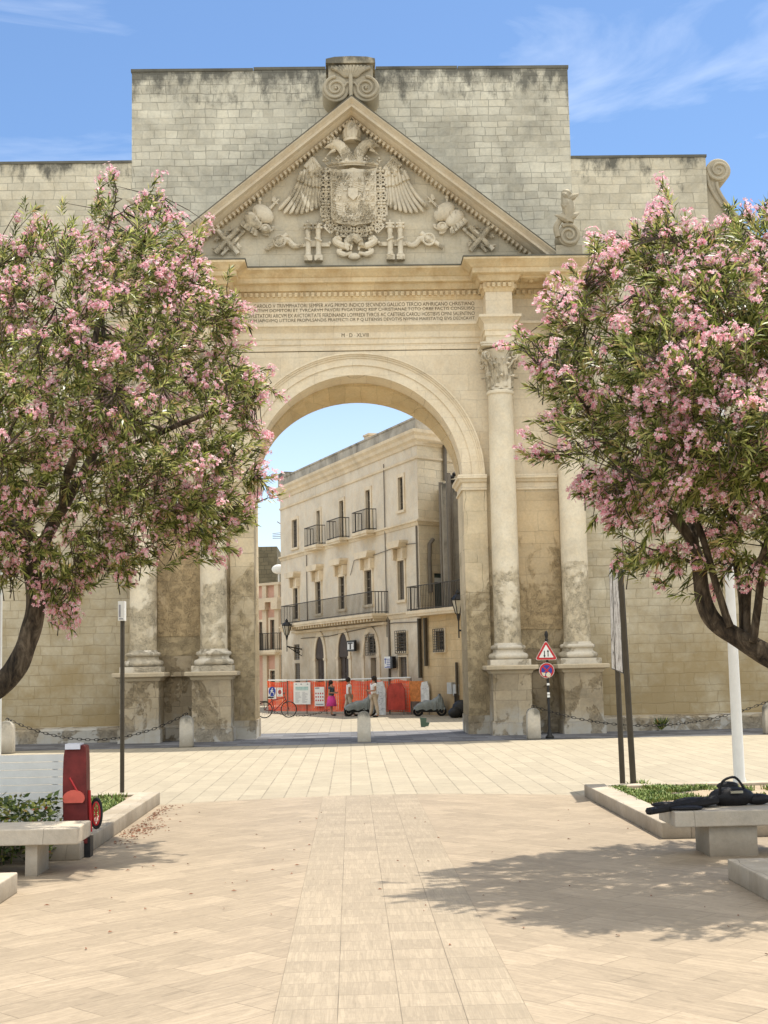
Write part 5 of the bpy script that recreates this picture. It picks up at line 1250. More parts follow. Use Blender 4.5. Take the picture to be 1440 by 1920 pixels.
# parked scooters under covers, white sheets and red barrier panels (right half of the fence)
M_cover = plain('grey rain cover', (.20, .22, .21), .6, 0, .35, 3, bumpy=.4); M_wsheet = plain('white printed sheet', (.62, .62, .6), .7, 0, .25, 5); M_dred = plain('red barrier', (.42, .05, .03), .5, 0, .3, 3)
def scooter(x, label, rz=0, col=M_cover):
    g_ = G(x, 1341); t = thing('covered_scooter', label, 'scooter', (g_.x, g_.y-1.2, 0), 'scooters parked along the fence', rz); t.scale = (.84, .84, .84)
    for xx in (-.58, .58):
        b = MB(); b.tube([(xx+.2*cos(a), 0, .25+.2*sin(a)) for a in [i*PI/8 for i in range(17)]], .06, 8, caps=False); b.lathe([(.12, -.03), (.12, .03)], (0, 0), 10, Matrix.Translation((xx, 0, .25)) @ Matrix.Rotation(PI/2, 4, 'X')); b.build('wheel', M_black, t, world=False)
    b = MB(); prof = smoothp([(-.8, .42), (-.6, .62), (-.2, .78), (.1, .80), (.35, .95), (.5, 1.1), (.62, .98), (.72, .6), (.78, .42)])
    n = len(prof)
    vs = []; fs = []
    for i, (x_, z_) in enumerate(prof):
        for j in range(7):
            a = PI*j/6; wv = .27+.03*sin(i*1.7+j); vs.append((x_+.02*sin(j*2+i), -cos(a)*wv, .38+(z_-.38)*sin(a)**.6 if 0 < j < 6 else .32+.04*sin(i)))
    for i in range(n-1):
        for j in range(6): fs.append((i*7+j, (i+1)*7+j, (i+1)*7+j+1, i*7+j+1))
    b.add(vs, fs); b.build('cover', col, t, smooth='all', world=False)
    b = MB(); b.box(-.6, .6, -.14, .14, .2, .42); b.tube([(.5, -.3, 1.08), (.5, .3, 1.08)], .025, 6); b.tube([(.5, 0, 1.05), (.62, 0, .3)], .03, 6); b.build('chassis', M_black, t, world=False)
    return t
scooter(675, 'grey covered scooter parked just beyond the middle bollard', .1)
scooter(803, 'grey covered scooter parked at the right end of the fence', -.1)
def panel(r, nm, label, cat, mat, marks=None):
    M, w_, h_ = onfence(*r, off=.28); t = thing(nm, label, cat, M.translation)
    pts = [(0, 0), (w_, 0), (w_, h_*.75), (w_*.8, h_), (w_*.15, h_*.97), (0, h_*.8)]
    b = MB(); b.prism(pts, -.02, .02, M); b.build('panel', mat, t)
    for s in (.1, .9): b = MB(); b.tube([M @ Vector((w_*s, .03, -M.translation.z)), M @ Vector((w_*s, .03, h_*.7))], .02, 5); b.build('leg', M_gpipe, t)
    b = MB(); rn = random.Random(len(label))
    if marks:
        for k in range(marks): x, z = w_*rn.uniform(.08, .8), h_*rn.uniform(.1, .85); b.box(x, x+w_*rn.uniform(.04, .14), -.028, -.02, z, z+.02, M)
        b.build('print_marks', M_print, t)
panel((778, 470, 862, 690), 'hoarding_sheet', 'white hoarding sheet covered in small grey print right of the person in white', 'panel', M_wsheet, 40)
panel((872, 480, 985, 655), 'red_barrier', 'red site barrier panel between the white hoarding sheet and the right scooter', 'barrier', M_dred)
panel((1085, 470, 1142, 650), 'graffiti_sheet', 'tall white sheet with dark scrawl at the right end of the fence', 'panel', M_wsheet, 9)
M, w_, h_ = onfence(990, 470, 1085, 600, off=.05); b = MB(); b.box(0, w_, 0, .02, 0, h_, M); tag(b.build('orange_panel', plain('faded orange netting panel', (.55, .2, .06), .8, 0, .35, 8)), 'faded orange panel between the red barrier and the scrawled white sheet', 'panel')
# small bin / post at the wing and a bag on the paving
g_ = G(870-7, 1338); g_ = P(855, 1338, 55.0)
b = MB(); q = P(740+787*.1459, 1342, 54.6); b.tube([(q.x, 54.6, 0), (q.x, 54.6, .95)], .05, 8); b.lathe([(.055, .8), (.06, .82), (.06, .92), (.055, .94)], (q.x, 54.6), 8)
tag(b.build('short_post', M_iron), 'short black post in front of the ochre wing wall', 'post')
b = MB(); q = P(740+865*.1459, 1342, 54.2); b.ball((q.x, 54.2, .35), .38, 1.1, .8, .95, 9, 6); b.ball((q.x-.3, 54.0, .2), .25, 1.1, .8, .9, 8, 5)
tag(b.build('rubbish_bags', M_black, smooth='all'), 'pile of black rubbish bags against the ochre wing', 'bags')
q = G(794, 1363); b = MB(); b.prism([(-.12, .0), (.10, 0), (.16, .42), (-.16, .45)], -.09, .09); b.prism([(.05, .02), (.24, .03), (.30, .2), (.1, .22)], -.05, .12)
o = b.build('green_bag', plain('green cloth', (.08, .13, .10)), None, world=False); o.location = (q.x, q.y, .004); o.scale = (.7, .7, .7); tag(o, 'small grey green bag standing on the sunny paving beyond the gate', 'bag')
# bicycle
def bicycle(loc, rz, label):
    t = thing('bicycle', label, 'bicycle', loc, None, rz)
    M_fr = plain('dark red frame', (.16, .03, .03), .4)
    for x in (-.52, .52):
        b = MB(); b.tube([(x+.33*cos(a), 0, .35+.33*sin(a)) for a in [i*PI/14 for i in range(29)]], .022, 6, caps=False); wh = b.build('wheel', M_black, t, world=False)
        b = MB()
        for k in range(12): a = k*PI/6; b.tube([(x, 0, .35), (x+.32*cos(a), 0, .35+.32*sin(a))], .004, 3)
        b.build('spokes', M_gpipe, wh, world=False)
    b = MB()
    for q in (((-.52, 0, .35), (-.1, 0, .30)), ((-.1, 0, .30), (-.22, 0, .82)), ((-.1, 0, .30), (.38, 0, .78)), ((-.2, 0, .75), (.36, 0, .86)), ((-.52, 0, .35), (-.2, 0, .74)), ((.34, 0, .95), (.52, 0, .35))): b.tube(list(q), .02, 6)
    b.build('frame', M_fr, t, world=False)
    b = MB(); b.tube([(.34, -.28, 1.05), (.30, -.1, 1.04), (.34, 0, .98), (.30, .1, 1.04), (.34, .28, 1.05)], .016, 6); b.build('handlebar', M_iron, t, world=False)
    b = MB(); b.ball((-.25, 0, .88), .13, 1.1, .6, .35, 8, 5); b.build('saddle', M_black, t, world=False)
    b = MB(); b.box(-.78, -.38, -.08, .08, .70, .73); b.tube([(-.52, .08, .35), (-.55, .08, .7)], .012, 4); b.build('rear_rack', M_iron, t, world=False)
g_ = G(519, 1346); bicycle((g_.x, g_.y, 0), R_(8), 'dark red bicycle standing in front of the orange netting by the left pier')

# ------------------------------------------------------------------ bollards and chains
def make_bollard(loc, label):
    t = thing('stone_bollard', label, 'bollard', loc, 'stone bollards in front of the gate')
    b = MB(); n = 10; poly = []
    w2 = .185
    poly = [(-w2, 0), (w2, 0), (w2*.96, .68)]+[(w2*.96*cos(a), .68+.17*sin(a)) for a in [PI*i/10 for i in range(1, 10)]]+[(-w2*.96, .68)]
    b.prism(poly, -.15, .15); o = b.build('bollard_body', M_boll, t, world=False)
    md = o.modifiers.new('b', 'BEVEL'); md.width = .025; md.segments = 2
    b = MB(); b.tube([(.04*cos(a), 0, .88+.04*sin(a)) for a in [i*PI/6 for i in range(13)]], .009, 5, caps=False); b.build('iron_ring', M_iron, t, world=False)
    return t
def gp(px, py): q = G(px, py); return (q.x, q.y, .004)
b1 = make_bollard(gp(350, 1401), 'weathered stone bollard left of the arch, in front of the pedestal')
dup(b1, gp(683, 1392), 'stone bollard standing in the middle of the archway')
dup(b1, gp(1001, 1386), 'weathered stone bollard right of the arch beside the traffic sign')
dup(b1, gp(13, 1413), 'stone bollard at the left edge in front of the long wall')
def chain(p0, p1, sag, label, n):
    p0, p1 = Vector(p0), Vector(p1); pts = []
    K = 200
    for i in range(K+1): t = i/K; q = p0.lerp(p1, t); q.z -= sag*4*t*(1-t); pts.append(q)
    L = [0]
    for i in range(K): L.append(L[-1]+(pts[i+1]-pts[i]).length)
    b = MB()
    for k in range(n):
        s = L[-1]*(k+.5)/n; i = min(range(K), key=lambda j: abs(L[j]-s)); t = (pts[min(i+1, K)]-pts[max(i-1, 0)]).normalized()
        side = Vector((0, 1, 0)) if k % 2 else t.cross(Vector((0, 1, 0))).normalized()
        hl = L[-1]/n*.66; hw = .030
        b.tube([pts[i]+t*(hl*cos(a))*1.0+side*(hw*sin(a)) for a in [j*PI/5 for j in range(11)]], .0085, 5, caps=False)
    tag(b.build('chain', M_iron), label, 'chain', 'iron chains between the bollards')
zt_ = .89
A0, A1, A2, A3 = gp(13, 1413), gp(350, 1401), gp(1001, 1386), (11.2, 37.2, 0)
def Z(p, z=.9): return (p[0], p[1], z)
chain(Z(A1), Z(A0), .62, 'black iron chain sagging leftward from the bollard left of the arch', 44)
chain(Z(A2), Z(A3), .60, 'black iron chain sagging rightward from the bollard beside the traffic sign', 60)
pp = gp(683, 1392); q = P(545, 1352, 44.0)
chain((A3[0], A3[1], .9), (A3[0]+6, A3[1], .9), .6, 'black iron chain at the far right beyond the white lamp post', 44)
# far chain inside the street
a_ = P(505, 1345, 55.5); c_ = P(618, 1345, 55.0); a_.z = .42; c_.z = .42
chain(tuple(a_), tuple(c_), .25, 'low chain along the sunny paving beyond the arch', 22)
b = MB(); q = gp(8+0, 1413); 
dup(b1, (A3[0], A3[1], .004), 'stone bollard at the right end of the chain, behind the white lamp post')
# ------------------------------------------------------------------ traffic sign
sp_ = gp(1031, 1385)
ts = thing('traffic_sign', 'red-bordered triangular two-way sign above a round no stopping sign on a black post', 'traffic sign', sp_)
b = MB(); b.lathe([(.12, 0), (.12, .05), (.07, .1), (.055, .22), (.035, .26), (.033, 2.66), (.05, 2.7), (.03, 2.74), (.055, 2.84), (.03, 2.92), (.015, 2.95)], (0, 0), 12); b.build('post', M_iron, ts, smooth=True, world=False)
def tri(r): return [(0, r), (r*.866, -r*.5), (-r*.866, -r*.5)]
def rtri(r, cz, k=.12):
    out = []
    for i in range(3):
        a = PI/2+i*2*PI/3; c = ((r-k*2*.5)*cos(a), (r-k)*sin(a)+cz)
        for j in (-1, -.5, 0, .5, 1): out.append((c[0]+k*.5*cos(a+j*PI/3), c[1]+k*.5*sin(a+j*PI/3)))
    return out
zt2 = 2.33; TX = -.03
b = MB(); b.prism([(TX+x, z) for x, z in rtri(.365, zt2, .08)], -.055, -.045); pl_ = b.build('triangle_plate', M_white, ts, world=False)
b = MB(); b.prism([(TX+x, z) for x, z in rtri(.35, zt2, .08)], -.060, -.055); b.build('red_border', M_red, pl_, world=False)
b = MB(); b.prism([(TX+x*1, z) for x, z in rtri(.235, zt2, .02)], -.065, -.060); b.build('white_field', M_white, pl_, world=False)
b = MB()
for x, s in ((-.05, -1), (.05, 1)):
    x += TX; b.box(x-.012, x+.012, -.070, -.065, zt2-.09, zt2+.07); b.prism([(x-.032, zt2-.01+s*.05), (x+.032, zt2-.01+s*.05), (x, zt2-.01+s*.11)], -.0705, -.065)
b.build('arrows', M_black, pl_, world=False)
RZ = 1.86
def disc(b, r0, y0, y1, cx=TX, cz=RZ, n=28): b.prism([(cx+r0*cos(2*PI*i/n), cz+r0*sin(2*PI*i/n)) for i in range(n)], y0, y1)
b = MB(); disc(b, .21, -.055, -.045); pl_ = b.build('round_plate', M_white, ts, world=False)
b = MB(); disc(b, .20, -.060, -.055); b.build('red_ring', M_red, pl_, world=False)
b = MB(); disc(b, .148, -.065, -.060); b.build('blue_field', M_blue, pl_, world=False)
b = MB()
for a in (PI/4, -PI/4):
    M = Matrix.Translation((TX, 0, RZ)) @ Matrix.Rotation(a, 4, 'Y'); b.box(-.15, .15, -.070-(.001 if a > 0 else 0), -.065, -.018, .018, M)
b.build('red_cross', M_red, pl_, world=False)
b = MB(); disc(b, .065, -.074, -.0715, TX+.04, RZ-.12); b.prism([(TX-.15, RZ-.05), (TX-.04, RZ-.07), (TX-.06, RZ-.16), (TX-.12, RZ-.14)], -.074, -.0715); b.build('sticker', plain('peeling sticker', (.6, .55, .4), .6, 0, .4, 40), pl_, world=False)
b = MB()
for z in (1.45, 1.2, 1.12): b.box(-.036, .036, -.04, -.03, z, z+.06)
b.build('sticker', M_white, ts, world=False)
# ------------------------------------------------------------------ information board on two posts
PB0, PB1 = G(1168, 1480), G(1189, 1492)
ib = thing('information_board', 'tall peeling white information board seen edge-on between two brown posts', 'information board', (PB1.x, PB1.y, 0))
b = MB(); tp = P(1162, 1050, PB1.y); b.tube([(PB1.x, PB1.y, 0), (tp.x, tp.y, tp.z)], .048, 10); b.build('post', M_pole, ib)
b = MB(); tq = P(1158, 1256, PB0.y); tq2 = P(1152, 1062, PB0.y); b.tube([(PB0.x, PB0.y, 0), (tq.x, tq.y, tq.z), (tq2.x, tq2.y, tq2.z)], .045, 10); b.build('post', M_pole, ib)
c0, c1, c2, c3 = P(1173, 1262, PB1.y+.07), P(1150.5, 1253, PB0.y+.55), P(1146, 1066, PB0.y+.55), P(1164, 1056, PB1.y+.07)
nb_ = (c1-c0).cross(c3-c0).normalized()
if nb_.x > 0: nb_ = -nb_
def slab4(b, q, t0, t1):
    vs = [p+nb_*t0 for p in q]+[p+nb_*t1 for p in q]; b.add(vs, [(0, 1, 2, 3), (7, 6, 5, 4), (0, 4, 5, 1), (1, 5, 6, 2), (2, 6, 7, 3), (3, 7, 4, 0)])
m, nt, bb = newmat('peeling poster', .6, (.6, .58, .52)); tcn = N(nt, 'ShaderNodeTexCoord')
mpn = N(nt, 'ShaderNodeMapping'); mpn.inputs['Scale'].default_value = (1, 1.6, 1); Lk(nt, tcn.outputs['Object'], mpn.inputs[0])
nn = noise_(nt, mpn.outputs[0], 3.5, 8, .75, 1.0); Lk(nt, ramp(nt, nn, [(.40, (.06, .045, .035)), (.45, (.5, .45, .4)), (.55, (.80, .78, .72)), (.62, (.6, .56, .5)), (.66, (.1, .08, .06))]), bb.inputs['Base Color']); M_peel = m
b = MB(); slab4(b, [c0, c1, c2, c3], .0, .03); bd = b.build('panel', M_peel, ib)
b = MB()
for p_, q_ in ((c0, c3), (c1, c2), (c0, c1), (c3, c2)): b.tube([p_+nb_*.015, q_+nb_*.015], .03 if p_ is c0 and q_ is c3 else .018, 6)
b.build('panel_frame', M_black, bd)
# ------------------------------------------------------------------ bus stop post
q = gp(229, 1497)
bs = thing('bus_stop_post', 'thin grey post with a small white box sign on top, on the left bed', 'signpost', (q[0], q[1], 0))
zt3 = P(229, 1130, q[1]).z
b = MB(); b.lathe([(.036, 0), (.036, zt3-.02), (.03, zt3)], (0, 0), 12); b.build('post', M_pole, bs, smooth=True, world=False)
b = MB(); b.box(-.055, .05, -.12, .06, zt3-.30, zt3+.02); bx = b.build('sign_box', M_white, bs, world=False)
b = MB(); b.box(-.04, -.01, -.124, -.12, zt3-.24, zt3-.04); b.box(-.036, .03, -.124, -.12, zt3-.28, zt3-.26); b.build('sign_text', M_print, bx, world=False)
# ------------------------------------------------------------------ white lamp posts
def lamppost(loc, label, r=.085):
    t = thing('lamp_post', label, 'lamp post', loc, 'white lamp posts along the promenade')
    b = MB(); b.lathe([(r*1.25, 0), (r*1.25, .06), (r*1.05, .12), (r, 1.5), (r*.8, 4), (r*.6, 6.4)], (0, 0), 20); b.build('pole', M_white, t, smooth=True, world=False)
    b = MB(); s_ = 1 if loc[0] > 0 else -1
    b.tube([(0, 0, 6.3), (s_*.3, 0, 6.6), (s_*.9, 0, 6.7)], [.045, .04, .035], 8); b.build('arm', M_white, t, world=False)
    b = MB(); b.ball((s_*1.1, 0, 6.68), .3, 1.1, .5, .25, 12, 6); b.build('lamp_head', M_white, t, smooth='all', world=False); return t
q = G(1388, 1490); lamppost((q.x, q.y, .15), 'white tapering lamp post on the right bed behind the bench', .08)
q = G(-3, 1530); lamppost((q.x-.03, q.y, .15), 'white lamp post cut by the left edge of the photo', .055)
# ------------------------------------------------------------------ beds with kerbs
def bed(sx, xk, y0, y1, label, fn_label):
    """kerb along x=xk from y0 (near) to y1 (far), open to the outside"""
    h = .19
    t = thing('planting_bed', label, 'planting bed', (xk, (y0+y1)/2, 0))
    b = MB(); w_ = .34
    xa, xb = sorted((xk, xk+sx*w_)); b.box(xa, xb, y0, y1, 0, h)
    xa, xb = sorted((xk+sx*w_, xk+sx*9)); b.box(xa, xb, y0, y0+w_, 0, h-.002); b.box(xa, xb, y1-w_, y1, 0, h-.002)
    o = b.build('kerb', M_kerb, t); md = o.modifiers.new('b', 'BEVEL'); md.width = .012; md.segments = 2
    b = MB(); xa, xb = sorted((xk+sx*w_, xk+sx*9)); n = 30; m_ = 20; vs = []
    for i in range(n+1):
        for j in range(m_+1):
            x = xa+(xb-xa)*i/n; y = y0+w_+(y1-y0-2*w_)*j/m_; vs.append((x, y, .14+.03*noise.noise(Vector((x*1.5, y*1.5, 0)))))
    b.add(vs, [(i*(m_+1)+j, (i+1)*(m_+1)+j, (i+1)*(m_+1)+j+1, i*(m_+1)+j+1) for i in range(n) for j in range(m_)]); o = b.build('bed_soil', M_soil, t, fix=False)
    return t
bed(1, 3.2, 15.6, 20.75, 'stone-kerbed bed of dry soil and grass right of the promenade, under the board', '')
bed(-1, -3.29, 15.0, 21.15, 'stone-kerbed grassy bed left of the promenade around the thin post', '')
bed(1, 3.13, 6.5, 12.65, 'nearer stone-kerbed bed at the lower right edge', '')
bed(-1, -3.45, 6.5, 12.9, 'nearer stone-kerbed bed at the lower left edge', '')
# joints of the kerbs are cut lines
# grass tufts
m, nt, bb = newmat('grass blade', .6, (.10, .16, .03)); oi = N(nt, 'ShaderNodeNewGeometry')
Lk(nt, ramp(nt, oi.outputs['Random Per Island'], [(0, (.05, .09, .015)), (.5, (.13, .20, .035)), (1, (.30, .32, .10))]), bb.inputs['Base Color']); M_grass = m
def grass(regions, name, label, seed=1):
    rn = random.Random(seed); vs = []; fs = []
    for x0, x1, y0, y1, n, h in regions:
        for _ in range(n):
            x, y = rn.uniform(x0, x1), rn.uniform(y0, y1)
            if noise.noise(Vector((x*2.2, y*1.1, seed))) < -.12: continue
            for k in range(3):
                a = rn.uniform(0, 2*PI); l = h*rn.uniform(.5, 1.2); w_ = rn.uniform(.006, .013); t = rn.uniform(.2, .8)*l
                dx, dy = cos(a), sin(a); o = len(vs); px_, py_ = x+rn.gauss(0, .02), y+rn.gauss(0, .02)
                vs += [(px_-dy*w_, py_+dx*w_, .13), (px_+dy*w_, py_-dx*w_, .13), (px_+dx*t*.4+dy*w_*.8, py_+dy*t*.4-dx*w_*.8, .13+l*.7), (px_+dx*t*.4-dy*w_*.8, py_+dy*t*.4+dx*w_*.8, .13+l*.7), (px_+dx*t, py_+dy*t, .13+l)]
                fs += [(o, o+1, o+2, o+3), (o+3, o+2, o+4)]
    b = MB(); b.add(vs, fs); o = b.build(name, M_grass, fix=False); tag(o, label, 'grass', kind='stuff')
grass([(3.5, 4.4, 18.2, 20.4, 1300, .08), (3.55, 12, 19.6, 20.4, 3200, .07), (4.5, 12, 18, 19.8, 500, .05), (4.2, 9, 8, 12.2, 700, .09), (3.5, 5, 10.5, 12.3, 500, .1), (3.85, 4.15, 20.6-.1, 21.0, 60, .1)], 'grass', 'patchy short grass on the dry soil of the right beds', 2)
grass([(-7, -3.65, 17.0, 20.8, 6500, .09), (-9, -3.65, 15.4, 17.2, 2500, .09), (-9, -4.0, 8, 12.5, 900, .08)], 'grass', 'green grass filling the left bed around the thin post', 3)
# fallen petals and leaves
rn = random.Random(8); b = MB()
for _ in range(420):
    if rn.random() < .55: t = rn.random(); x = -3.2+abs(rn.gauss(0, .13))+.02; y = 16.2+t*4.6; x += .1*noise.noise(Vector((y*3, 0, 0)))
    elif rn.random() < .3: x, y = rn.uniform(-3.2, 3.1), rn.uniform(9, 21)
    else: x, y = rn.gauss(-3.0, .12), rn.gauss(17.7, .35)
    a = rn.uniform(0, PI); l = rn.uniform(.012, .03); w_ = l*rn.uniform(.3, .6); c, s = cos(a), sin(a)
    b.add([(x+c*l, y+s*l, .012), (x-s*w_, y+c*w_, .022), (x-c*l, y-s*l, .013), (x+s*w_, y-c*w_, .016)], [(0, 1, 2, 3)])
tag(b.build('fallen_leaves', plain('dry petals', (.20, .08, .04), .9, 0, .5, 3), fix=False), 'brown fallen petals and leaves along the left kerb', 'leaf litter', kind='stuff')
# ------------------------------------------------------------------ benches
def bench(x0, x1, y0, y1, label, legs):
    t = thing('stone_bench', label, 'bench', ((x0+x1)/2, (y0+y1)/2, 0), 'stone slab benches beside the promenade')
    b = MB(); b.box(x0, x1, y0, y1, .32, .48); o = b.build('seat_slab', M_kerb, t); md = o.modifiers.new('b', 'BEVEL'); md.width = .012; md.segments = 2
    for a, c in legs: b = MB(); b.box(a, c, y0+.10, y1-.08, 0, .32); b.build('bench_support', M_kerb, t)
    return t
bench(2.98, 5.6, 14.0, 14.75, 'pale stone slab bench on the right carrying a dark bag', [(3.35, 3.85), (4.9, 5.4)])
bench(-6.1, -3.08, 13.8, 14.5, 'grey stone slab bench at the left edge in front of low plants', [(-3.62, -3.50), (-5.9, -5.5)])
# dark bag and cloth on the right bench
M_bag = plain('black nylon', (.012, .011, .012), .55, 0, .3, 12, bumpy=.5)
t = thing('black_bag', 'black bag with pale clasp lying on the right stone bench', 'bag', (4.2, 14.55, .48))
def bagpt(px, py, Y=14.5): q = P(px, py, Y); return q
b = MB(); q = bagpt(1372, 1508); b.ball((q.x, 14.5, .57), .20, 1.25, .6, .55, 14, 9); b.ball((q.x-.02, 14.55, .68), .10, 1.2, .6, .5, 10, 7); b.ball((q.x+.28, 14.5, .54), .12, 1.3, .6, .5, 10, 7); b.ball((q.x-.4, 14.45, .53), .13, 1.9, .8, .42, 12, 7); b.ball((q.x-.72, 14.4, .515), .09, 1.9, .8, .35, 10, 6)
b.build('bag_body', M_bag, t, smooth='all')
b = MB(); b.tube(smoothp([(q.x-.15, 14.42, .60), (q.x-.12, 14.38, .74), (q.x+.02, 14.4, .78), (q.x+.12, 14.42, .66)]), .014, 6); b.tube(smoothp([(q.x-.2, 14.35, .56), (q.x-.5, 14.25, .53), (q.x-.9, 14.12, .49), (q.x-1.0, 14.02, .49)]), [.05]*8+[.04]*7+[.02], 7); b.build('bag_strap', M_bag, t)
b = MB(); b.box(q.x-.05, q.x+.08, 14.33, 14.36, .62, .645); b.build('clasp', plain('pale metal clasp', (.4, .38, .3), .3, .7), t)
b = MB(); q = bagpt(1268, 1530); b.ball((q.x+.02, 14.15, .50), .12, 1.6, .8, .22, 10, 6); tag(b.build('dark_cloth', M_bag, smooth='all'), 'crumpled black cloth at the left end of the right bench', 'cloth')
# red trolley bag with a wheel behind the left bench
q = P(150, 1560, 15.2)
M_dk = plain('dark red nylon', (.13, .018, .016), .55, 0, .5, 4, bumpy=.3)
t = thing('trolley_bag', 'upright dark red trolley bag with salmon pocket and spoked wheel behind the left bench', 'bag', (q.x, 15.3, 0))
x0, x1 = P(121, 1450, 15.3).x, P(164, 1450, 15.3).x; zb_, zt4 = P(140, 1560, 15.3).z, P(140, 1397, 15.3).z
b = MB(); prof = smoothp([(x0+.02, zb_-.1), (x0-.0, zb_+.4), (x0+.01, zt4-.1), (x0+.06, zt4-.02), (x1-.04, zt4), (x1, zt4-.08), (x1+.01, zb_+.3), (x1+.02, zb_-.12)], 4); b.prism(prof, 15.2, 15.42)
o = b.build('bag_body', M_dk, t); md = o.modifiers.new('b', 'BEVEL'); md.width = .025; md.segments = 3
b = MB(); cx_ = (x0+x1)/2+.0; zc_ = P(140, 1488, 15.2).z; b.prism([(cx_+.12*cos(a)*(1.0 if sin(a) > 0 else 1), zc_-.05+.09*max(sin(a), -.55)) for a in [i*PI/10 for i in range(20)]], 15.17, 15.2); b.build('pocket', plain('salmon cloth', (.65, .13, .09), .7), o)
b = MB(); b.box(x0+.03, x1-.06, 15.17, 15.40, zt4-.04, zt4+.02); b.build('lid', plain('pale lid', (.6, .62, .68), .4), t)
b = MB(); b.tube([(x0+.08, 15.19, zt4-.35), (x0+.17, 15.18, zc_+.02)], .012, 5); b.tube([(x1+.02, 15.3, zt4-.5), (x1+.04, 15.3, zb_)], .018, 6); b.build('strap', M_red, t)
wc_ = P(181, 1525, 15.35)
b = MB(); b.tube([(wc_.x+.05*cos(a), 15.35+.0, wc_.z+.155*sin(a)) for a in [i*PI/12 for i in range(25)]], .022, 7, caps=False); wh = b.build('wheel', M_black, t)
b = MB(); b.tube([(wc_.x+.04*cos(a), 15.33, wc_.z+.125*sin(a)) for a in [i*PI/12 for i in range(25)]], .01, 5, caps=False)
for k in range(10): a = k*PI/5; b.tube([(wc_.x, 15.33, wc_.z), (wc_.x+.042*cos(a), 15.33, wc_.z+.13*sin(a))], .005, 3)
b.build('rim', M_red, wh)
b = MB(); b.box(x0, x1+.05, 15.22, 15.4, 0.0, zb_-.05); b.build('bag_base', M_black, t)
# white slatted panel behind the hedge
pw0, pw1 = P(-60, 1505, 16.1), P(119, 1413, 16.1)
t = thing('white_panel', 'bright white slatted panel standing in the left bed beside the red bag', 'panel', ((pw0.x+pw1.x)/2, 16.1, 0))
b = MB(); n = 9; hz = (pw1.z-pw0.z+.25)/n
for k in range(n): b.box(pw0.x, pw1.x, 16.08, 16.11, pw0.z-.25+k*hz, pw0.z-.25+(k+1)*hz-.006)
b.build('slats', M_white, t)
for x in (pw0.x+.1, pw1.x-.1): b = MB(); b.box(x-.03, x+.03, 16.112, 16.16, .1, pw1.z-.03); b.build('leg', M_white, t)
# low plants behind the left bench
m, nt, bb = newmat('low plant leaf', .5, (.08, .13, .03)); oi = N(nt, 'ShaderNodeNewGeometry')
Lk(nt, ramp(nt, oi.outputs['Random Per Island'], [(0, (.02, .035, .01)), (.45, (.07, .11, .02)), (.8, (.20, .22, .04)), (.93, (.45, .42, .12)), (1, (.35, .04, .03))]), bb.inputs['Base Color']); M_low = m
rn = random.Random(12); b = MB()
for _ in range(7500):
    x = rn.uniform(-7.5, -3.55); y = rn.uniform(14.65, 15.35); z = rn.uniform(.05, .70)*(1-.25*abs(noise.noise(Vector((x*3, 0, 1)))))
    a = rn.uniform(0, 2*PI); e = rn.uniform(-.4, .9); l = rn.uniform(.05, .11); w_ = l*.22; d = Vector((cos(a)*cos(e), sin(a)*cos(e), sin(e))); s = d.cross(Vector((rn.gauss(0, 1), rn.gauss(0, 1), 1))).normalized()*w_; p = Vector((x, y, z))
    b.add([p, p+d*l*.5+s, p+d*l, p+d*l*.5-s], [(0, 1, 2, 3)])
for _ in range(40):
    x = rn.uniform(-7.5, -3.6); y = rn.uniform(14.7, 15.3); b.tube([(x, y, 0), (x+rn.gauss(0, .05), y, rn.uniform(.3, .6))], .008, 4)
tag(b.build('low_planting', M_low, fix=False), 'dense low planting with yellowish leaf tips behind the left bench', 'shrubs', kind='stuff')
# weed at the foot of the right wall
rn = random.Random(3); b = MB()
q = P(1239, 1362, 40.2)
for _ in range(160):
    a = rn.uniform(0, 2*PI); l = rn.uniform(.1, .3); p = Vector((q.x, 40.15, 0.02)); d = Vector((cos(a)*.5, sin(a)*.3-.2, rn.uniform(.4, 1.2))).normalized(); s = Vector((d.z, 0, -d.x))*.015; p += d*rn.uniform(0, .2)
    b.add([p, p+d*l*.5+s, p+d*l, p+d*l*.5-s], [(0, 1, 2, 3)])
tag(b.build('wall_weed', M_low, fix=False), 'small green weed growing at the foot of the wall right of the gate', 'weed')

# ------------------------------------------------------------------ oleander trees
def leafmat(name, stops, rough=.45, trans=.25):
    m, nt, b = newmat(name, rough, (.1, .15, .04), spec=.5); g = N(nt, 'ShaderNodeNewGeometry')
    c = ramp(nt, g.outputs['Random Per Island'], stops); Lk(nt, c, b.inputs['Base Color'])
    tr = N(nt, 'ShaderNodeBsdfTranslucent'); Lk(nt, c, tr.inputs[0]); mxs = N(nt, 'ShaderNodeMixShader'); mxs.inputs[0].default_value = trans
    Lk(nt, b.outputs[0], mxs.inputs[1]); Lk(nt, tr.outputs[0], mxs.inputs[2]); Lk(nt, mxs.outputs[0], nt.nodes['Material Output'].inputs[0]); return m
M_leaf = leafmat('oleander leaf', [(0, (.035, .045, .01)), (.3, (.11, .14, .028)), (.6, (.30, .34, .08)), (.85, (.58, .60, .22)), (1, (.42, .28, .11))], .36, .5)
M_petal = leafmat('oleander petal', [(0, (.76, .26, .34)), (.3, (.86, .44, .51)), (.7, (.92, .64, .68)), (1, (.93, .80, .79))], .7, .52)
m, nt, bb = newmat('oleander bark', .9, (.09, .07, .05)); tcn = N(nt, 'ShaderNodeTexCoord')
mpn = N(nt, 'ShaderNodeMapping'); mpn.inputs['Scale'].default_value = (1, 1, .35); Lk(nt, tcn.outputs['Object'], mpn.inputs[0])
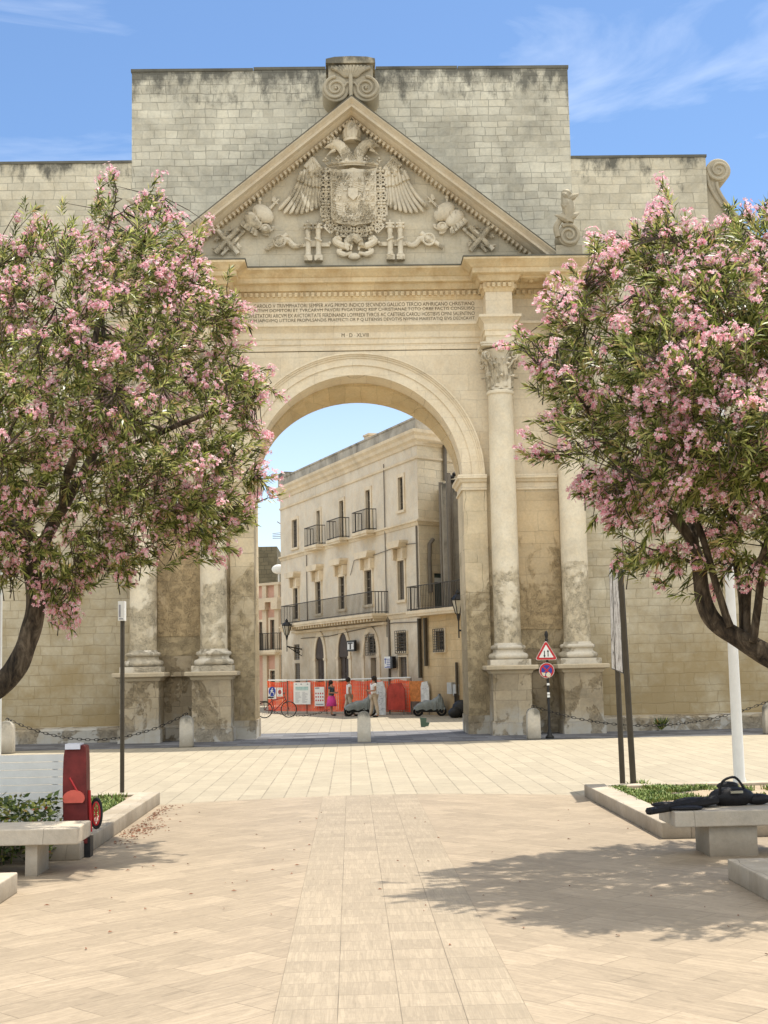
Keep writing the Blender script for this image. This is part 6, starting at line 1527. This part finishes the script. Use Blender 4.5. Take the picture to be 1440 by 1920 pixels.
n1 = noise_(nt, mpn.outputs[0], 9, 8, .7, .6); Lk(nt, ramp(nt, n1, [(.35, (.015, .011, .008)), (.5, (.07, .052, .034)), (.65, (.18, .14, .095))]), bb.inputs['Base Color']); bump(nt, bb, n1, .9, .03); M_bark = m
def inpoly(x, y, poly):
    c = False; n = len(poly); j = n-1
    for i in range(n):
        xi, yi = poly[i]; xj, yj = poly[j]
        if (yi > y) != (yj > y) and x < (xj-xi)*(y-yi)/(yj-yi)+xi: c = not c
        j = i
    return c
def dpoly(x, y, poly):
    best = 1e9; n = len(poly)
    for i in range(n):
        x0, y0 = poly[i]; x1, y1 = poly[(i+1) % n]; dx, dy = x1-x0, y1-y0; t = max(0, min(1, ((x-x0)*dx+(y-y0)*dy)/(dx*dx+dy*dy))); best = min(best, math.hypot(x-x0-t*dx, y-y0-t*dy))
    return best
def oleander(name, label, YC_, outline, trunks, seed, ntips, flower, depth=2.6, keep=lambda x, y: 1, extra=()):
    """outline = the crown's silhouette; each tip gets a real depth so that the crown is a rounded volume"""
    rn = random.Random(seed); t = thing(name, label, 'tree', trunks[0][0][0])
    limbs = []; b = MB()
    for pts, r0, r1 in trunks:
        sp_ = smoothp([tuple(p) for p in pts], 6); n = len(sp_)
        sp_ = [Vector(p)+Vector((noise.noise(Vector(p)*2+Vector((9, 0, 0))), noise.noise(Vector(p)*2), 0))*.03 for p in sp_]
        b.tube(sp_, [(r0+(r1-r0)*(i/(n-1)))*(1+.10*noise.noise(Vector(sp_[i])*4)) for i in range(n)], 10)
        if r0 < .14 or len(trunks) < 3: limbs += [(p, r0+(r1-r0)*i/(n-1)) for i, p in enumerate(sp_) if i > n*.35]
        limbs += [(sp_[-1], r1)]
    sc_ = F/YC_     # px per metre
    tips = []; tries = 0
    xs = [p[0] for p in outline]; ys = [p[1] for p in outline]
    off = Vector((seed*7.3, 0, 0))
    while len(tips) < ntips and tries < ntips*40:
        tries += 1
        x, y = rn.uniform(min(xs), max(xs)), rn.uniform(min(ys), max(ys))
        if not inpoly(x, y, outline): continue
        d = dpoly(x, y, outline)/sc_-.10
        if d < 0 or rn.random() > keep(x, y): continue
        half = min(depth, math.sqrt(max(.0, 2*depth*d*.75))+.12)
        u = rn.uniform(-1, 1); u = math.copysign(abs(u)**.6, u)
        Y = YC_+u*half
        p = P(x, y, YC_); p = Vector((p.x*1, Y, p.z))
        # keep the pixel column: move along the ray so the outline holds at its own depth
        p = P(x, y, Y)
        v = noise.noise(p*.95+off)+.5*noise.noise(p*2.1+off)
        if v < -.12 and rn.random() < .93: continue
        if d < .35 and rn.random() < .22: p = p+(p-P(sum(xs)/len(xs), sum(ys)/len(ys), Y)).normalized()*rn.uniform(.05, .28)
        tips.append((p, d, u))
    # limbs grow from the trunk ends into the crown
    tipv = [p for p, d, u in tips]
    cen = sum(tipv, Vector())/len(tipv)
    sec = rn.sample(range(len(tips)), min(230, len(tips)))
    nodes = list(limbs)
    for i in sorted(sec, key=lambda i: min((tipv[i]-q).length for q, r in limbs)):
        p = tipv[i]; q, r = min(nodes, key=lambda a: (a[0]-p).length+ (.6 if a[0].z > p.z else 0))
        L = (p-q).length
        if L < .25: continue
        r = min(r*.75, .012+.016*L); mid = q.lerp(p, .5)+Vector((rn.gauss(0, .08), rn.gauss(0, .08), .10*L))
        pts = [Vector(c) for c in smoothp([tuple(q), tuple(mid), tuple(p)], 5)]
        pts = [c+Vector((rn.gauss(0, .012), rn.gauss(0, .012), rn.gauss(0, .012))) for c in pts]
        b.tube(pts, [r*(1-.72*k/(len(pts)-1)) for k in range(len(pts))], 6)
        nodes += [(c, r*(1-.72*k/(len(pts)-1))) for k, c in enumerate(pts)]
    nv = np.array([tuple(a[0]) for a in nodes])
    wv, wf, lv, fv = [], [], [], []
    blossoms = 0
    for p, d, u in tips:
        dd = ((nv-np.array(p))**2).sum(1); q = Vector(nv[int(dd.argmin())]); L = (p-q).length
        if L < .05: q = p-Vector((0, 0, .3)); L = .3
        mid = q.lerp(p, .55)+Vector((rn.gauss(0, .04), rn.gauss(0, .04), -.05*L+.02))
        # thin twig: 3-sided
        ax = (p-mid).normalized(); 
        for (a_, c_, ra, rb) in ((q, mid, .008, .006), (mid, p, .006, .003)):
            t_ = (c_-a_).normalized(); s1 = t_.orthogonal().normalized(); s2 = t_.cross(s1); o = len(wv)
            for base, r in ((a_, ra), (c_, rb)):
                for k in range(3): g = k*2*PI/3; wv.append(base+(s1*cos(g)+s2*sin(g))*r)
            wf += [(o+k, o+(k+1) % 3, o+3+(k+1) % 3, o+3+k) for k in range(3)]
        out = (p-cen); out.z *= .5
        droop = rn.uniform(-.2, .9)
        tip_dir = (ax*.5+out.normalized()*.6+Vector((0, 0, droop))+Vector((rn.gauss(0, .25), rn.gauss(0, .25), rn.gauss(0, .2)))).normalized()
        s1 = tip_dir.orthogonal().normalized(); s2 = tip_dir.cross(s1)
        nl = rn.randint(17, 27); tl = rn.uniform(.16, .34)
        for k in range(nl):
            f_ = k/nl; bp = p-tip_dir*tl*(1-f_); g = k*2.4+rn.uniform(-.3, .3)
            sp = (.95-.55*f_)+rn.uniform(-.25, .25)
            ld = (tip_dir*cos(sp)+(s1*cos(g)+s2*sin(g))*sin(sp)); ld.z -= .12; ld.normalize()
            sd_ = ld.cross(tip_dir)
            if sd_.length < .01: sd_ = s1.copy()
            sd_.normalize(); l = rn.uniform(.09, .155); w_ = l*rn.uniform(.07, .105); nn_ = sd_.cross(ld)
            p1 = bp+ld*l*.45+nn_*.004; p2 = bp+ld*l-Vector((0, 0, .012))
            lv.append((bp, p1+sd_*w_, p2, p1-sd_*w_))
        # blossom cluster
        pf = flower*(1.6 if d < .25 else 1.15 if d < .7 or u < -.5 else .65)*(2.0 if noise.noise(p*1.5-off) > .08 else .42)
        if rn.random() < pf:
            nf = rn.randint(8, 18); R = rn.uniform(.055, .115)
            for k in range(nf):
                dv = Vector((rn.gauss(0, 1), rn.gauss(0, 1), rn.gauss(.2, .8))).normalized(); c0 = p+tip_dir*.05+dv*R*rn.uniform(.5, 1.1)
                fd = (dv+Vector((rn.gauss(0, .3), -.35, .3))).normalized(); e1 = fd.orthogonal().normalized(); e2 = fd.cross(e1); r = rn.uniform(.019, .029); a0 = rn.uniform(0, 2*PI)
                for j in range(5):
                    a = a0+j*2*PI/5; dr1 = e1*cos(a)+e2*sin(a); dr2 = e1*cos(a+.55)+e2*sin(a+.55); dr3 = e1*cos(a-.45)+e2*sin(a-.45)
                    fv.append((c0, c0+dr3*r*.8+fd*.004, c0+dr1*r*1.15+fd*.007, c0+dr2*r*.85+fd*.002))
    for p0, p1 in extra: pass
    tr = b.build('trunk', M_bark, t, smooth='all')
    def quads(q, nm, mat):
        a = np.array([[tuple(v) for v in f] for f in q], dtype=np.float32).reshape(-1, 3); n = len(q); me = bpy.data.meshes.new(nm)
        me.vertices.add(n*4); me.vertices.foreach_set('co', a.ravel()); me.loops.add(n*4); me.loops.foreach_set('vertex_index', np.arange(n*4, dtype=np.int32))
        me.polygons.add(n); me.polygons.foreach_set('loop_start', np.arange(0, n*4, 4, dtype=np.int32)); me.polygons.foreach_set('loop_total', np.full(n, 4, dtype=np.int32))
        me.update(calc_edges=True); me.materials.append(mat); o = bpy.data.objects.new(nm, me); sc.collection.objects.link(o)
        o.parent = t; o.matrix_parent_inverse = Matrix.Translation(-t.location); o['_w'] = 1; return o
    quads(lv, 'crown', M_leaf); bl = quads(fv, 'blossoms', M_petal); bl['kind'] = 'stuff'
    bt = MB(); bt.add(wv, wf); bt.build('twigs', M_bark, t, fix=False)
    print(name, len(tips), 'tips', len(lv), 'leaves', len(fv)//5, 'flowers')
    return t
def PP(l, Y): return [tuple(P(x, y, Y if len(r) == 0 else r[0])) for x, y, *r in l]
YL, YRt = 16.5, 13.8
outL = [(190, 300), (225, 320), (250, 345), (290, 330), (330, 380), (365, 410), (385, 440), (400, 500), (440, 540), (470, 580), (450, 640), (480, 680), (505, 710), (530, 755), (495, 790), (515, 850), (505, 920), (490, 985), (450, 1010), (410, 1070), (365, 1030), (330, 1030), (305, 1080), (265, 1095), (235, 1090), (200, 1075), (165, 1110), (155, 1180), (115, 1200), (80, 1140), (40, 1100), (0, 1115), (-150, 1100), (-400, 1000), (-500, 800), (-450, 600), (-250, 420), (-60, 440), (30, 440), (45, 400), (70, 370), (130, 360), (165, 330)]
trL = [
 (PP([(-110, 1420), (-60, 1340), (0, 1287), (35, 1240), (60, 1170), (66, 1110), (60, 1050)], YL), .155, .11),
 (PP([(62, 1090), (85, 1010), (120, 950), (160, 880), (200, 800), (230, 720)], YL), .085, .045),
 (PP([(58, 1060), (40, 1000), (70, 930), (100, 860), (95, 780), (60, 700)], YL), .075, .035),
 (PP([(120, 950), (130, 880, 15.8), (190, 750, 15.5), (180, 640, 15.6), (200, 560, 15.8)], YL), .06, .03),
 (PP([(50, 1010), (-20, 930, 17), (-100, 850, 17.4), (-180, 750, 17.6)], YL), .09, .04),
 (PP([(160, 880), (260, 830, 16), (350, 790, 15.7), (430, 760, 15.6)], YL), .05, .02),
 (PP([(190, 770), (200, 700), (190, 560, 17), (200, 430, 17)], YL), .04, .018),
]
gtL = Vector(trL[0][0][0]); trL[0][0][0] = (gtL.x, gtL.y, .1)
oleander('oleander_tree', 'pink flowering oleander tree leaning in from the left edge', YL, outL, trL, 3, 3800, .52, keep=lambda x, y: .75 if (y > 950 and x < 140) else .8 if y < 480 else 1)
outR = [(1215, 365), (1250, 370), (1290, 400), (1350, 395), (1400, 385), (1425, 360), (1480, 380), (1620, 420), (1780, 550), (1880, 750), (1850, 950), (1750, 1100), (1600, 1180), (1480, 1150), (1430, 1110), (1380, 1090), (1330, 1085), (1300, 1105), (1240, 1085), (1190, 1075), (1150, 1085), (1125, 1020), (1110, 950), (1075, 940), (1060, 890), (1000, 870), (965, 840), (970, 800), (990, 760), (975, 710), (950, 650), (965, 615), (1010, 600), (1030, 560), (1050, 520), (1100, 490), (1080, 450), (1110, 415), (1160, 430), (1200, 420)]
trR = [
 (PP([(1660, 1480), (1560, 1330), (1480, 1255), (1425, 1222), (1380, 1195), (1340, 1165), (1318, 1120), (1310, 1065)], YRt), .14, .075),
 (PP([(1310, 1070), (1295, 1010), (1245, 950), (1200, 895), (1150, 840), (1110, 790)], YRt), .068, .025),
 (PP([(1368, 1175), (1340, 1090), (1315, 1000), (1290, 930), (1265, 850), (1240, 760)], YRt-.1), .042, .025),
 (PP([(1395, 1205), (1385, 1100), (1370, 1000), (1380, 900), (1350, 780)], YRt+.15), .042, .025),
 (PP([(1408, 1205), (1425, 1100), (1440, 1000), (1470, 880), (1500, 760)], YRt-.15), .045, .028),
 (PP([(1400, 1205), (1400, 1110), (1425, 1050, 13.2), (1460, 980, 12.8)], YRt), .045, .02),
 (PP([(1300, 1020), (1300, 900, 14.2), (1290, 780, 14.6), (1260, 650, 14.8), (1230, 520, 14.8)], YRt), .06, .02),
 (PP([(1385, 1000), (1330, 850, 13.2), (1300, 740, 12.8), (1280, 620, 12.6)], YRt), .04, .018),
 (PP([(1480, 1255), (1540, 1100, 14.2), (1580, 950, 14.4), (1620, 800, 14.4)], YRt), .09, .04),
]
gtR = Vector(trR[0][0][0]); trR[0][0][0] = (gtR.x, gtR.y, .1)
oleander('oleander_tree', 'pink flowering oleander tree with bent trunk leaning in from the right edge', YRt, outR, trR, 5, 3800, .38, depth=2.9, keep=lambda x, y: .5 if (y > 930 and x > 1180) else .8 if y < 480 else 1)

for o in sc.objects:
    if '_w' in o: del o['_w']
